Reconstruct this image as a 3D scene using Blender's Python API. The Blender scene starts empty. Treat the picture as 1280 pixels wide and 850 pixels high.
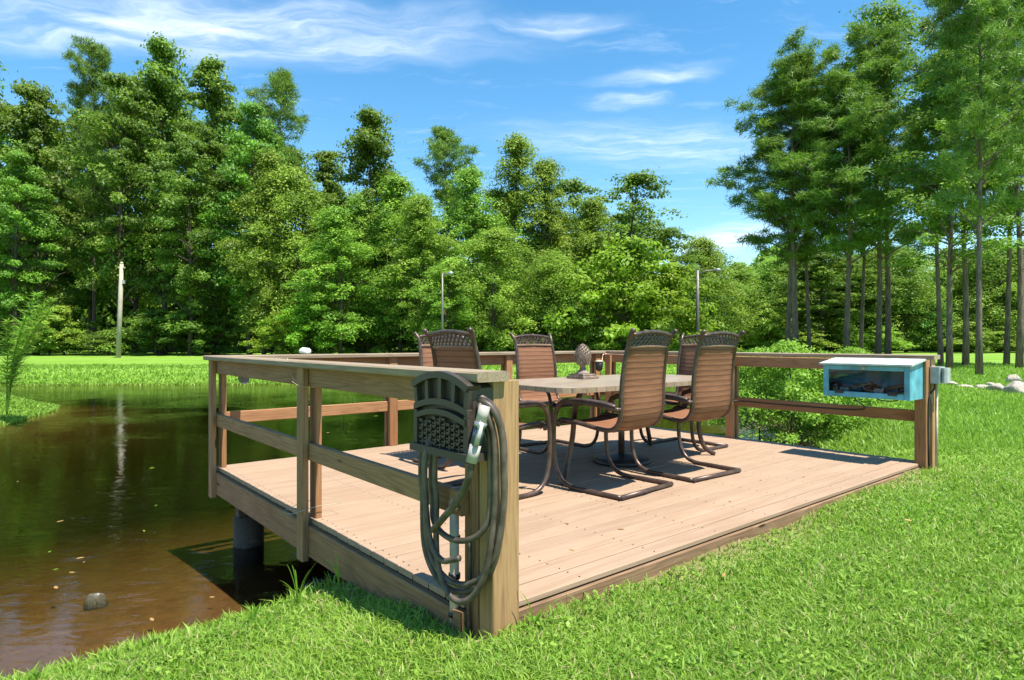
import bpy, math, random
import numpy as np
from mathutils import Vector, Matrix

# ------------------------------------------------------------------ camera, sky, sun, exposure
scene = bpy.context.scene
COL = scene.collection
EYE = 1.02                      # eye height above the deck boards (deck top is z = 0)
FPX = 787.0                     # focal length in photo pixels (1280 wide)
HOR = 428.0
cam_data = bpy.data.cameras.new('camera'); cam = bpy.data.objects.new('camera', cam_data); COL.objects.link(cam)
cam_data.sensor_width = 36.0; cam_data.lens = FPX / 1280 * 36.0
cam_data.shift_y = 3.0 / 1280; cam_data.clip_start = 0.05; cam_data.clip_end = 3000
cam.location = (0, 0, EYE); cam.rotation_euler = (math.radians(90), 0, 0)
scene.camera = cam

SUN_EL = math.radians(67); SUN_AZ = Vector((0.76, -0.65, 0)).normalized()   # towards the sun
sun_vec = Vector((SUN_AZ.x * math.cos(SUN_EL), SUN_AZ.y * math.cos(SUN_EL), math.sin(SUN_EL)))
sl = bpy.data.lights.new('sun', 'SUN'); sl.energy = 4.6; sl.angle = math.radians(0.5); sl.color = (1.0, 0.95, 0.86)
sun = bpy.data.objects.new('sun', sl); COL.objects.link(sun)
sun.rotation_euler = sun_vec.to_track_quat('Z', 'Y').to_euler(); sun.location = (20, -5, 40)

world = bpy.data.worlds.new('World'); scene.world = world; world.use_nodes = True
wt = world.node_tree; wt.nodes.clear()

def N(nt, kind, ins=None, **attrs):
    n = nt.nodes.new(kind)
    for k, v in attrs.items(): setattr(n, k, v)
    for k, v in (ins or {}).items():
        s = n.inputs[k]
        if isinstance(v, tuple) and len(v) == 2 and isinstance(v[0], bpy.types.Node): nt.links.new(v[0].outputs[v[1]], s)
        elif isinstance(v, bpy.types.Node): nt.links.new(v.outputs[0], s)
        else: s.default_value = v
    return n

def M_(nt, op, a, b=0.0, c=0.0, clamp=False):
    return N(nt, 'ShaderNodeMath', {0: a, 1: b, 2: c}, operation=op, use_clamp=clamp)
def MIX(nt, f, a, b, blend='MIX'):
    n = nt.nodes.new('ShaderNodeMix'); n.data_type = 'RGBA'; n.blend_type = blend
    for i, v in ((0, f), (6, a), (7, b)):
        s = n.inputs[i]
        if isinstance(v, tuple) and len(v) == 2 and isinstance(v[0], bpy.types.Node): nt.links.new(v[0].outputs[v[1]], s)
        elif isinstance(v, bpy.types.Node): nt.links.new(v.outputs[2 if v.bl_idname == 'ShaderNodeMix' else 0], s)
        else: s.default_value = v if not isinstance(v, tuple) or len(v) == 4 else (*v, 1)
    return n
def MR(nt, v, a, b, c=0.0, d=1.0, smooth=False):
    return N(nt, 'ShaderNodeMapRange', {0: v, 1: a, 2: b, 3: c, 4: d}, interpolation_type='SMOOTHSTEP' if smooth else 'LINEAR')

def build_world():
    sky = N(wt, 'ShaderNodeTexSky', sky_type='NISHITA', sun_disc=False, sun_elevation=SUN_EL,
            sun_rotation=math.atan2(SUN_AZ.x, SUN_AZ.y), altitude=0, air_density=1.0, dust_density=0.0, ozone_density=1.2)
    hs = N(wt, 'ShaderNodeHueSaturation', {'Hue': .490, 'Saturation': 1.3, 'Value': 1.0, 'Color': sky})
    tc = N(wt, 'ShaderNodeTexCoord'); sep = N(wt, 'ShaderNodeSeparateXYZ', {0: (tc, 'Generated')})
    z = M_(wt, 'MAXIMUM', (sep, 2), 0.03)
    p = N(wt, 'ShaderNodeCombineXYZ', {0: M_(wt, 'DIVIDE', (sep, 0), z), 1: M_(wt, 'DIVIDE', (sep, 1), z), 2: 0.0})
    # wispy break-up of the high cloud sheet
    warp = N(wt, 'ShaderNodeTexNoise', {'Vector': p, 'Scale': 2.0, 'Detail': 3.0})
    pw = N(wt, 'ShaderNodeVectorMath', {0: p, 1: N(wt, 'ShaderNodeVectorMath', {0: (warp, 1), 'Scale': 0.35}, operation='SCALE')}, operation='ADD')
    warp.inputs['Scale'].default_value = 3.2
    mp = N(wt, 'ShaderNodeMapping', {'Vector': pw, 'Scale': (1.5, 5.5, 1.0), 'Rotation': (0, 0, 0.25)})
    wisp = N(wt, 'ShaderNodeTexNoise', {'Vector': mp, 'Scale': 1.6, 'Detail': 9.0, 'Roughness': 0.62})
    total = None
    #           centre x, y   half sizes    turn   strength
    for cx, cy, rx, ry, rot, st in ((-.95, 2.02, 1.05, .27, -.06, .85), (.13, 1.97, .22, .09, .1, .62), (.55, 2.36, .28, .11, .25, .6),
                                    (.50, 2.62, .2, .12, .0, .5), (.75, 3.2, .9, .42, -.25, .5), (2.05, 6.3, .5, 1.2, 0, 1.1),
                                    (3.0, 4.2, .8, .2, .3, .45), (-3.4, 3.4, .9, .3, .2, .6)):
        v = N(wt, 'ShaderNodeVectorMath', {0: pw, 1: (cx + .17, cy + .17, 0)}, operation='SUBTRACT')
        m = N(wt, 'ShaderNodeMapping', {'Vector': v, 'Rotation': (0, 0, rot), 'Scale': (1, 1, 1)})
        sc = N(wt, 'ShaderNodeVectorMath', {0: m, 1: (1 / rx, 1 / ry, 0)}, operation='MULTIPLY')
        ln = N(wt, 'ShaderNodeVectorMath', {0: sc}, operation='LENGTH')
        b = M_(wt, 'MULTIPLY', MR(wt, (ln, 1), 1.25, 0.0, 0.0, 1.0, True), st)
        total = b if total is None else M_(wt, 'MAXIMUM', total, b)
    dens = M_(wt, 'MULTIPLY', MR(wt, (wisp, 0), 0.28, 0.75, 0.15, 1.0, True), total)
    thin = M_(wt, 'MULTIPLY', MR(wt, (wisp, 0), 0.52, 0.85, 0.0, 1.0, True), 0.22)
    mask = M_(wt, 'MAXIMUM', dens, thin, clamp=True)
    mask = M_(wt, 'MULTIPLY', mask, MR(wt, (sep, 2), 0.02, 0.1), clamp=True)
    col = MIX(wt, mask, hs, (6.0, 6.4, 6.9))
    bg = N(wt, 'ShaderNodeBackground', {'Color': (col, 2), 'Strength': 0.105})
    N(wt, 'ShaderNodeOutputWorld', {'Surface': bg})
build_world()
scene.view_settings.view_transform = 'Standard'; scene.view_settings.look = 'None'
scene.view_settings.gamma = 1.0; scene.view_settings.use_curve_mapping = False
scene.view_settings.exposure = 1.2
scene.render.engine = 'CYCLES'
scene.cycles.max_bounces = 8; scene.cycles.transparent_max_bounces = 12; scene.cycles.use_denoising = True

# ------------------------------------------------------------------ helpers
R = random.Random(7)
def unit(v):
    return v / (np.linalg.norm(v, axis=-1, keepdims=True) + 1e-9)

def tag(o, label=None, cat=None, group=None, kind=None):
    if label: o['label'] = label
    if cat: o['category'] = cat
    if group: o['group'] = group
    if kind: o['kind'] = kind
    return o
def empty(name, loc=(0, 0, 0), rz=0.0, label=None, cat=None, group=None):
    o = bpy.data.objects.new(name, None); COL.objects.link(o)
    o.empty_display_size = 0.1; o.location = loc; o.rotation_euler = (0, 0, rz)
    return tag(o, label, cat, group)
def link(name, me, parent=None, mat=None):
    o = bpy.data.objects.new(name, me); COL.objects.link(o)
    if mat is not None and not me.materials: me.materials.append(mat)
    if parent is not None: o.parent = parent
    return o
def copy_tree(o, parent=None):
    c = o.copy(); COL.objects.link(c); c.parent = parent
    for ch in list(o.children): copy_tree(ch, c)
    return c

class MB:
    def __init__(s): s.v = []; s.f = []; s.sm = []
    def add(s, vs, fs, smooth=False):
        b = len(s.v); s.v += [tuple(p) for p in vs]
        s.f += [tuple(i + b for i in f) for f in fs]; s.sm += [smooth] * len(fs)
        return s
    def box(s, x0, x1, y0, y1, z0, z1, c=0.0):
        if c <= 0:
            vs = [(x, y, z) for z in (z0, z1) for y in (y0, y1) for x in (x0, x1)]
            return s.add(vs, [(0, 2, 3, 1), (4, 5, 7, 6), (0, 1, 5, 4), (2, 6, 7, 3), (0, 4, 6, 2), (1, 3, 7, 5)])
        # chamfered box: longest axis runs the chamfer
        d = (x1 - x0, y1 - y0, z1 - z0); ax = d.index(max(d))
        lo = [x0, y0, z0]; hi = [x1, y1, z1]; a, b = [i for i in range(3) if i != ax]
        ring = [(lo[a] + c, lo[b]), (hi[a] - c, lo[b]), (hi[a], lo[b] + c), (hi[a], hi[b] - c), (hi[a] - c, hi[b]), (lo[a] + c, hi[b]), (lo[a], hi[b] - c), (lo[a], lo[b] + c)]
        vs = []
        for e in (lo[ax], hi[ax]):
            for p, q in ring:
                t = [0, 0, 0]; t[ax] = e; t[a] = p; t[b] = q; vs.append(t)
        fs = [(i, (i + 1) % 8, (i + 1) % 8 + 8, i + 8) for i in range(8)] + [tuple(range(7, -1, -1)), tuple(range(8, 16))]
        return s.add(vs, fs)
    def tube(s, path, r, n=8, closed=False, smooth=True, flat=1.0, caps=True):
        P = [Vector(p) for p in path]; m = len(P)
        rs = r if isinstance(r, (list, tuple)) else [r] * m
        T = []
        for i in range(m):
            a = P[(i - 1) % m] if (closed or i > 0) else P[i]; b = P[(i + 1) % m] if (closed or i < m - 1) else P[i]
            T.append((b - a).normalized())
        up = Vector((0, 0, 1)) if abs(T[0].z) < .9 else Vector((1, 0, 0))
        u = T[0].cross(up).normalized(); vs = []
        for i in range(m):
            u = (u - T[i] * u.dot(T[i])).normalized(); w = T[i].cross(u)
            for k in range(n):
                a = 2 * math.pi * (k + .5) / n
                vs.append(P[i] + u * math.cos(a) * rs[i] + w * math.sin(a) * rs[i] * flat)
        fs = []
        for i in range(m if closed else m - 1):
            j = (i + 1) % m
            for k in range(n): fs.append((i * n + k, i * n + (k + 1) % n, j * n + (k + 1) % n, j * n + k))
        if not closed and caps: fs += [tuple(range(n - 1, -1, -1)), tuple(range((m - 1) * n, m * n))]
        return s.add(vs, fs, smooth)
    def lathe(s, prof, n=20, c=(0, 0, 0), smooth=True):
        vs = []; fs = []
        for r_, z in prof:
            for k in range(n):
                a = 2 * math.pi * k / n; vs.append((c[0] + r_ * math.cos(a), c[1] + r_ * math.sin(a), c[2] + z))
        for i in range(len(prof) - 1):
            for k in range(n): fs.append((i * n + k, i * n + (k + 1) % n, (i + 1) * n + (k + 1) % n, (i + 1) * n + k))
        fs += [tuple(range(n - 1, -1, -1)), tuple(range((len(prof) - 1) * n, len(prof) * n))]
        return s.add(vs, fs, smooth)
    def prism(s, poly, d0, d1, axis='x'):
        """extrude a 2-D outline; axis x: outline is (y,z); y: (x,z); z: (x,y)"""
        def put(p, d): return (d, p[0], p[1]) if axis == 'x' else (p[0], d, p[1]) if axis == 'y' else (p[0], p[1], d)
        n = len(poly); vs = [put(p, d0) for p in poly] + [put(p, d1) for p in poly]
        fs = [tuple(range(n)), tuple(range(2 * n - 1, n - 1, -1))] + [(i, i + n, (i + 1) % n + n, (i + 1) % n) for i in range(n)]
        return s.add(vs, fs)
    def mesh(s, name):
        me = bpy.data.meshes.new(name); me.from_pydata(s.v, [], s.f)
        me.polygons.foreach_set('use_smooth', s.sm); me.validate(); me.update()
        import bmesh
        bm = bmesh.new(); bm.from_mesh(me); bmesh.ops.recalc_face_normals(bm, faces=bm.faces); bm.to_mesh(me); bm.free()
        return me
    def build(s, name, mat, parent=None): return link(name, s.mesh(name), parent, mat)

def spline(pts, k=6, closed=False):
    P = [Vector(p) for p in pts]; out = []; n = len(P)
    for i in range(n if closed else n - 1):
        if closed: a, b, c, d = P[(i - 1) % n], P[i], P[(i + 1) % n], P[(i + 2) % n]
        else: a, b, c, d = P[max(i - 1, 0)], P[i], P[i + 1], P[min(i + 2, n - 1)]
        for j in range(k):
            t = j / k
            out.append(.5 * ((2 * b) + (c - a) * t + (2 * a - 5 * b + 4 * c - d) * t * t + (3 * b - a - 3 * c + d) * t ** 3))
    if not closed: out.append(P[-1])
    return out

def np_mesh(name, V, F, tint=None, k=None):
    """V (n,3), F (m,k) all faces the same size"""
    me = bpy.data.meshes.new(name); m, k = F.shape
    me.vertices.add(len(V)); me.vertices.foreach_set('co', V.astype(np.float32).ravel())
    me.loops.add(m * k); me.loops.foreach_set('vertex_index', F.astype(np.int32).ravel())
    me.polygons.add(m); me.polygons.foreach_set('loop_start', np.arange(0, m * k, k, dtype=np.int32))
    if tint is not None:
        at = me.attributes.new('tint', 'FLOAT', 'FACE'); at.data.foreach_set('value', tint.astype(np.float32))
    me.update(calc_edges=True); return me

# ------------------------------------------------------------------ materials
def new_mat(name):
    m = bpy.data.materials.new(name); m.use_nodes = True; nt = m.node_tree; nt.nodes.clear()
    return m, nt
def finish(nt, bsdf, vol=None):
    o = N(nt, 'ShaderNodeOutputMaterial', {'Surface': bsdf})
    return o
def bump(nt, h, strength=.3, dist=.01):
    return N(nt, 'ShaderNodeBump', {'Height': h, 'Strength': strength, 'Distance': dist})

def plain(name, col, rough=.5, metal=0.0, spec=.5, noise=.12, nscale=14, bumpy=0.0):
    m, nt = new_mat(name)
    tc = N(nt, 'ShaderNodeTexCoord'); nz = N(nt, 'ShaderNodeTexNoise', {'Vector': (tc, 'Object'), 'Scale': nscale, 'Detail': 5.0})
    dark = tuple(c * (1 - noise * 2) for c in col); lite = tuple(min(1, c * (1 + noise * 1.6)) for c in col)
    c = MIX(nt, MR(nt, (nz, 0), .3, .7), dark, lite)
    b = N(nt, 'ShaderNodeBsdfPrincipled', {'Base Color': (c, 2), 'Roughness': MR(nt, (nz, 0), .3, .7, rough * .85, min(1, rough * 1.15)), 'Metallic': metal, 'Specular IOR Level': spec})
    if bumpy: nt.links.new(bump(nt, (nz, 0), bumpy, .004).outputs[0], b.inputs['Normal'])
    finish(nt, b); return m

def wood(name, a, b, dark, grain=1.0, rough=.75, knots=True, scale=1.0, var=.14):
    """grain runs along the object's own X axis; each board differs by Object Info random"""
    m, nt = new_mat(name)
    tc = N(nt, 'ShaderNodeTexCoord'); oi = N(nt, 'ShaderNodeObjectInfo')
    off = N(nt, 'ShaderNodeCombineXYZ', {0: M_(nt, 'MULTIPLY', (oi, 'Random'), 37.0), 1: M_(nt, 'MULTIPLY', (oi, 'Random'), 11.0), 2: M_(nt, 'MULTIPLY', (oi, 'Random'), 5.0)})
    v = N(nt, 'ShaderNodeVectorMath', {0: (tc, 'Object'), 1: off}, operation='ADD')
    big = N(nt, 'ShaderNodeTexNoise', {'Vector': N(nt, 'ShaderNodeMapping', {'Vector': v, 'Scale': (.45 * scale, 7 * scale, 7 * scale)}), 'Scale': 1.5, 'Detail': 2.0, 'Distortion': .35})
    rings = M_(nt, 'SINE', M_(nt, 'MULTIPLY', (big, 0), 75.0 * grain))
    fine = N(nt, 'ShaderNodeTexNoise', {'Vector': N(nt, 'ShaderNodeMapping', {'Vector': v, 'Scale': (3, 110, 110)}), 'Scale': 1.5, 'Detail': 5.0, 'Roughness': .7})
    blot = N(nt, 'ShaderNodeTexNoise', {'Vector': v, 'Scale': 3.0, 'Detail': 4.0})
    c = MIX(nt, MR(nt, (blot, 0), .3, .7), a, b)
    c = MIX(nt, M_(nt, 'MULTIPLY', MR(nt, rings, .1, 1.0), .36), (c, 2), dark)
    c = MIX(nt, MR(nt, (fine, 0), .45, .78, 0, .75), (c, 2), dark)
    hv = N(nt, 'ShaderNodeHueSaturation', {'Color': (c, 2), 'Value': MR(nt, (oi, 'Random'), 0, 1, 1 - var, 1 + var)})
    if knots:
        vo = N(nt, 'ShaderNodeTexVoronoi', {'Vector': N(nt, 'ShaderNodeMapping', {'Vector': v, 'Scale': (1.6, 7, 7)}), 'Scale': 1.0})
        hv = MIX(nt, MR(nt, (vo, 0), .09, .05), hv, tuple(x * .45 for x in dark))
        out = (hv, 2)
    else: out = (hv, 0)
    hgt = M_(nt, 'ADD', (fine, 0), M_(nt, 'MULTIPLY', rings, .12))
    bs = N(nt, 'ShaderNodeBsdfPrincipled', {'Base Color': out, 'Roughness': rough, 'Specular IOR Level': .3, 'Normal': bump(nt, hgt, .35, .004)})
    finish(nt, bs); return m

def leafmat(name, dark, lite, trans=.35, rough=.55, hue=.02, val=.25, sat=1.0, straw=None):
    m, nt = new_mat(name)
    at = N(nt, 'ShaderNodeAttribute', attribute_name='tint'); oi = N(nt, 'ShaderNodeObjectInfo')
    c = MIX(nt, M_(nt, 'MINIMUM', (at, 'Fac'), 1.0), dark, lite)
    if straw: c = MIX(nt, MR(nt, (at, 'Fac'), 1.2, 1.8), (c, 2), straw)
    h = N(nt, 'ShaderNodeHueSaturation', {'Color': (c, 2), 'Hue': MR(nt, (oi, 'Random'), 0, 1, .5 - hue, .5 + hue), 'Saturation': sat, 'Value': MR(nt, (oi, 'Random'), 0, 1, 1 - val, 1 + val)})
    p = N(nt, 'ShaderNodeBsdfPrincipled', {'Base Color': h, 'Roughness': rough, 'Specular IOR Level': .35})
    mx = MIX(nt, .5, h, (.25, .42, .03)); t = N(nt, 'ShaderNodeBsdfTranslucent', {'Color': (mx, 2)})
    finish(nt, N(nt, 'ShaderNodeMixShader', {0: trans, 1: p, 2: t})); return m

def barkmat(name, a, b, scale=1.0):
    m, nt = new_mat(name)
    tc = N(nt, 'ShaderNodeTexCoord'); mp = N(nt, 'ShaderNodeMapping', {'Vector': (tc, 'Object'), 'Scale': (9 * scale, 9 * scale, 1.6 * scale)})
    nz = N(nt, 'ShaderNodeTexNoise', {'Vector': mp, 'Scale': 1.5, 'Detail': 6.0, 'Roughness': .65})
    bl = N(nt, 'ShaderNodeTexNoise', {'Vector': (tc, 'Object'), 'Scale': .7, 'Detail': 3.0})
    c = MIX(nt, MR(nt, (nz, 0), .35, .65), a, b)
    c = MIX(nt, MR(nt, (bl, 0), .5, .75, 0, .5), (c, 2), (.16, .17, .14))
    bs = N(nt, 'ShaderNodeBsdfPrincipled', {'Base Color': (c, 2), 'Roughness': .9, 'Specular IOR Level': .15, 'Normal': bump(nt, (nz, 0), .8, .03)})
    finish(nt, bs); return m

W_GREY = wood('wood_weathered', (.27, .143, .064), (.33, .187, .09), (.115, .055, .024))
W_BROWN = wood('wood_treated', (.33, .155, .066), (.385, .20, .092), (.145, .06, .025))
W_POST = wood('wood_post', (.40, .24, .108), (.46, .29, .14), (.19, .095, .038), grain=.8)
W_FASCIA = wood('wood_fascia', (.21, .125, .066), (.28, .175, .098), (.085, .046, .023))
W_CAP = wood('wood_cap', (.27, .205, .135), (.32, .25, .17), (.15, .105, .063), knots=False)
W_DECK = wood('deck_boards', (.305, .206, .133), (.34, .236, .158), (.24, .15, .092), grain=.35, rough=.8, knots=False, scale=.6, var=.05)
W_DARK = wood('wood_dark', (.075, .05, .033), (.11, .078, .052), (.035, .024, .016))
W_POLE = wood('pole_wood', (.33, .29, .23), (.4, .36, .29), (.16, .13, .1))
FRAME = plain('frame_bronze', (.085, .055, .042), .38, .35, .5, .2, 20)
def sling_mat():
    m, nt = new_mat('sling_fabric'); tc = N(nt, 'ShaderNodeTexCoord')
    uv = N(nt, 'ShaderNodeUVMap'); sp = N(nt, 'ShaderNodeSeparateXYZ', {0: (uv, 0)})
    s1 = M_(nt, 'SINE', M_(nt, 'MULTIPLY', (sp, 1), 2 * math.pi / .040))
    nz = N(nt, 'ShaderNodeTexNoise', {'Vector': N(nt, 'ShaderNodeMapping', {'Vector': (uv, 0), 'Scale': (3, 90, 1)}), 'Scale': 1.0, 'Detail': 4.0})
    c = MIX(nt, MR(nt, (nz, 0), .3, .7), (.22, .096, .046), (.315, .152, .080))
    c = MIX(nt, MR(nt, s1, .72, .98, 0, .7), (c, 2), (.085, .036, .024))
    p = N(nt, 'ShaderNodeBsdfPrincipled', {'Base Color': (c, 2), 'Roughness': .65, 'Specular IOR Level': .3, 'Normal': bump(nt, s1, .15, .003)})
    t = N(nt, 'ShaderNodeBsdfTranslucent', {'Color': (c, 2)})
    finish(nt, N(nt, 'ShaderNodeMixShader', {0: .22, 1: p, 2: t})); return m
SLING = sling_mat()
def tile_mat():
    m, nt = new_mat('tile_top'); tc = N(nt, 'ShaderNodeTexCoord')
    br = N(nt, 'ShaderNodeTexBrick', {'Vector': (tc, 'Object'), 'Color1': (.36, .275, .185, 1), 'Color2': (.28, .21, .14, 1), 'Mortar': (.15, .115, .085, 1), 'Scale': 1.0, 'Mortar Size': .004, 'Brick Width': .1, 'Row Height': .1}, offset=0.0)
    nz = N(nt, 'ShaderNodeTexNoise', {'Vector': (tc, 'Object'), 'Scale': 30.0, 'Detail': 5.0})
    c = MIX(nt, .35, (br, 0), (nz, 1), 'OVERLAY')
    p = N(nt, 'ShaderNodeBsdfPrincipled', {'Base Color': (c, 2), 'Roughness': .35, 'Normal': bump(nt, (br, 1), -.3, .003)})
    finish(nt, p); return m
TILE = tile_mat()
CAST = plain('cast_finial', (.21, .155, .115), .75, 0, .3, .25, 30, .3)
BLACKP = plain('black_plastic', (.02, .02, .02), .45)
REEL = plain('hose_box_plastic', (.046, .035, .027), .5, 0, .45, .10, 60, .05)
HOSE = plain('hose_rubber', (.088, .067, .050), .5, 0, .45, .3, 18, .1)
PVC = plain('pvc_grey', (.55, .45, .32), .75, 0, .5, .12)
CHROME = plain('chrome', (.4, .4, .38), .35, .8)
NOZZ = plain('nozzle_white', (.36, .33, .29), .4, 0, .5, .15)
NOZD = plain('nozzle_blue', (.05, .07, .12), .3)
BLUE = plain('blue_paint', (.10, .34, .43), .45, 0, .5, .16, 9, .1)
LIDM = plain('lid_pale', (.42, .47, .42), .5, 0, .5, .08)
GREYB = plain('grey_box', (.33, .35, .36), .4, .1)
LINEW = plain('cord_pale', (.45, .38, .28), .7)
COPPER = plain('copper_pipe', (.42, .24, .15), .4, .5)
STONE = plain('stone', (.36, .31, .25), .85, 0, .3, .25, 6, .5)
WHITEST = plain('white_stone', (.62, .64, .60), .8, 0, .3, .15, 9, .4)
METALP = plain('pole_metal', (.15, .145, .13), .5, .4)
BARK = barkmat('bark_dark', (.045, .036, .027), (.11, .09, .07))
PBARK = barkmat('bark_pine', (.085, .062, .048), (.22, .17, .135))
L_GUM = leafmat('leaf_gum', (.048, .110, .013), (.195, .345, .036), .36)
L_PINE = leafmat('leaf_pine', (.062, .128, .020), (.21, .33, .048), .34, .5)
L_SOFT = leafmat('leaf_soft', (.09, .175, .016), (.30, .44, .045), .36)
L_LIME = leafmat('leaf_lime', (.15, .285, .016), (.31, .50, .036), .46)
L_WEED = leafmat('leaf_weed', (.14, .30, .022), (.29, .50, .05), .45)
GRASS = leafmat('grass_blade', (.105, .235, .015), (.33, .50, .07), .44, .5, 0, 0, straw=(.46, .40, .19))
DRY = leafmat('dry_leaf', (.25, .12, .04), (.42, .26, .1), .2)

# ------------------------------------------------------------------ where things stand
TH = 0.692; NX, NY = -0.106, 2.398              # near corner of the deck and its turn
DA, DB, RH = 3.65, 4.70, 0.913                  # deck depth (t), width (s), rail height
cT, sT = math.cos(TH), math.sin(TH)
def dk(s, t, z=0.0): return (NX + s * cT - t * sT, NY + s * sT + t * cT, z)
def from_px(px, Y): return (px - 640) / FPX * Y
WATER = -0.60
_shore = [(-2.43, 2.98), (-2.04, 3.26), (-1.72, 3.55), (-1.35, 3.86), (-1.05, 4.02), (.1, 4.5), (1.9, 5.6), (3.3, 6.9), (4.2, 8.2), (4.9, 10.2), (5.6, 13), (7, 18), (6.5, 23.5),
          (2, 26.3), (-4, 25.2), (-10, 24.3), (-19, 23.6), (-25, 22.6), (-24, 19.5), (-17, 17.6), (-12.2, 16.2), (-11.0, 15.2), (-10.4, 13.6), (-10.0, 12.3), (-10.6, 9), (-10, 4), (-7, 1.6), (-4, 2.3)]
SHORE = np.array([(p.x, p.y) for p in spline([(x, y, 0) for x, y in _shore], 6, True)])

def shore_dist(x, y):
    """signed distance to the pond's edge, positive on land"""
    x = np.asarray(x, float); y = np.asarray(y, float); out = np.full(x.shape, 1e9); inside = np.zeros(x.shape, bool)
    A = SHORE; B = np.roll(SHORE, -1, 0)
    for (ax, ay), (bx, by) in zip(A, B):
        ex, ey = bx - ax, by - ay; L = ex * ex + ey * ey + 1e-12
        t = np.clip(((x - ax) * ex + (y - ay) * ey) / L, 0, 1)
        out = np.minimum(out, np.hypot(x - ax - t * ex, y - ay - t * ey))
        c = ((ay > y) != (by > y)) & (x < ex * (y - ay) / (ey if abs(ey) > 1e-9 else 1e-9) + ax)
        inside ^= c
    return np.where(inside, -out, out)
def sm(t): t = np.clip(t, 0, 1); return t * t * (3 - 2 * t)
def ground_z(x, y, d=None):
    x = np.asarray(x, float); y = np.asarray(y, float)
    if d is None: d = shore_dist(x, y)
    lawn = -.075 + .022 * np.sin(x * 1.3 + .4) * np.cos(y * 1.1) + .012 * np.sin(x * 3.7 + y * 2.9) + .012 * np.sin(7.1 * x - 5.3 * y)
    lawn = lawn + .05 * sm((x - 1.0) / 3.0)
    lawn = lawn - .25 * sm((.12 - x) / 1.7) * sm((9 - y) / 3)
    w = 1.0 + np.clip((y - 8) / 6, 0, 2.2)
    land = WATER - .05 + (lawn - WATER + .05) * sm(d / w + .12)
    bed = WATER - .05 - np.clip(np.clip(-d, 0, 9) * .055 + .011 * np.clip(-d, 0, 9) ** 2, 0, 1.35)
    z = np.where(d > 0, np.maximum(land, WATER - .05), bed)
    # soil is lower under the deck
    dx, dy = x - NX, y - NY; s = dx * cT + dy * sT; t = -dx * sT + dy * cT
    under = sm(np.minimum.reduce([s, DB - s, t, DA - t]) / .12)
    return np.where(under > 0, np.minimum(z, z * (1 - under) + np.minimum(z, -.34) * under), z)

def axis(lo, dense0, dense1, fine0, fine1, hi, a=.09, b=.3):
    v = list(np.arange(fine0, fine1, a))
    x = fine1
    while x < dense1: v.append(x); x += b
    st = b
    while x < hi: v.append(x); st *= 1.22; x += st
    v.append(hi); x = fine0
    while x > dense0: x -= b; v.append(x)
    st = b
    while x > lo: st *= 1.22; x -= st; v.append(x)
    return np.array(sorted(set(np.round(v, 4))))
gx = axis(-900, -26, 16, -4.5, 5.5, 900); gy = axis(-60, 0.5, 30, 1.2, 7.5, 1600)
GX, GY = np.meshgrid(gx, gy); GD = shore_dist(GX.ravel(), GY.ravel())
GZ = ground_z(GX.ravel(), GY.ravel(), GD)
V = np.stack([GX.ravel(), GY.ravel(), GZ], 1); nx = len(gx); ny = len(gy)
ii, jj = np.meshgrid(np.arange(nx - 1), np.arange(ny - 1)); q = (jj * nx + ii).ravel()
F = np.stack([q, q + 1, q + nx + 1, q + nx], 1)

def ground_mat():
    m, nt = new_mat('lawn'); tc = N(nt, 'ShaderNodeTexCoord'); P = (tc, 'Object')
    sp = N(nt, 'ShaderNodeSeparateXYZ', {0: P})
    n1 = N(nt, 'ShaderNodeTexNoise', {'Vector': P, 'Scale': .35, 'Detail': 5.0})
    n2 = N(nt, 'ShaderNodeTexNoise', {'Vector': P, 'Scale': 9.0, 'Detail': 6.0, 'Roughness': .7})
    n3 = N(nt, 'ShaderNodeTexNoise', {'Vector': P, 'Scale': 70.0, 'Detail': 4.0, 'Roughness': .7})
    c = MIX(nt, MR(nt, (n1, 0), .35, .65), (.135, .255, .026), (.21, .335, .052))
    c = MIX(nt, MR(nt, (n2, 0), .35, .7, 0, .6), (c, 2), (.10, .205, .020))
    c = MIX(nt, MR(nt, (n3, 0), .45, .75, 0, .55), (c, 2), (.20, .36, .05))
    straw = M_(nt, 'MULTIPLY', MR(nt, (n2, 0), .55, .75), MR(nt, (n1, 0), .45, .7))
    c = MIX(nt, M_(nt, 'MULTIPLY', straw, .6), (c, 2), (.30, .24, .10))
    # worn sandy soil under the blades close to the deck edge
    at = N(nt, 'ShaderNodeAttribute', attribute_name='bare')
    c = MIX(nt, M_(nt, 'MULTIPLY', (at, 'Fac'), MR(nt, (n2, 0), .3, .6, .35, 1)), (c, 2), MIX(nt, MR(nt, (n3, 0), .3, .7), (.16, .11, .06), (.34, .25, .14)))
    # brown silt in the pond
    silt = MIX(nt, MR(nt, (n2, 0), .3, .7), (.075, .038, .011), (.135, .066, .019))
    c = MIX(nt, MR(nt, (sp, 2), WATER + .05, WATER - .03), (c, 2), silt)
    h = M_(nt, 'ADD', (n2, 0), M_(nt, 'MULTIPLY', (n3, 0), .6))
    finish(nt, N(nt, 'ShaderNodeBsdfPrincipled', {'Base Color': (c, 2), 'Roughness': .95, 'Specular IOR Level': .1, 'Normal': bump(nt, h, .6, .04)})); return m
gm = np_mesh('ground', V, F)
dx, dy = V[:, 0] - NX, V[:, 1] - NY; gs = dx * cT + dy * sT; gt = -dx * sT + dy * cT
edge = np.maximum.reduce([-gs, gs - DB, -gt, gt - DA])
bare = np.clip(1.15 - edge / .34, 0, 1)
ba = gm.attributes.new('bare', 'FLOAT', 'POINT'); ba.data.foreach_set('value', bare.astype(np.float32))
gm.polygons.foreach_set('use_smooth', np.ones(len(gm.polygons), bool))
ground = tag(link('ground', gm, None, ground_mat()), kind='structure')

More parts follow.
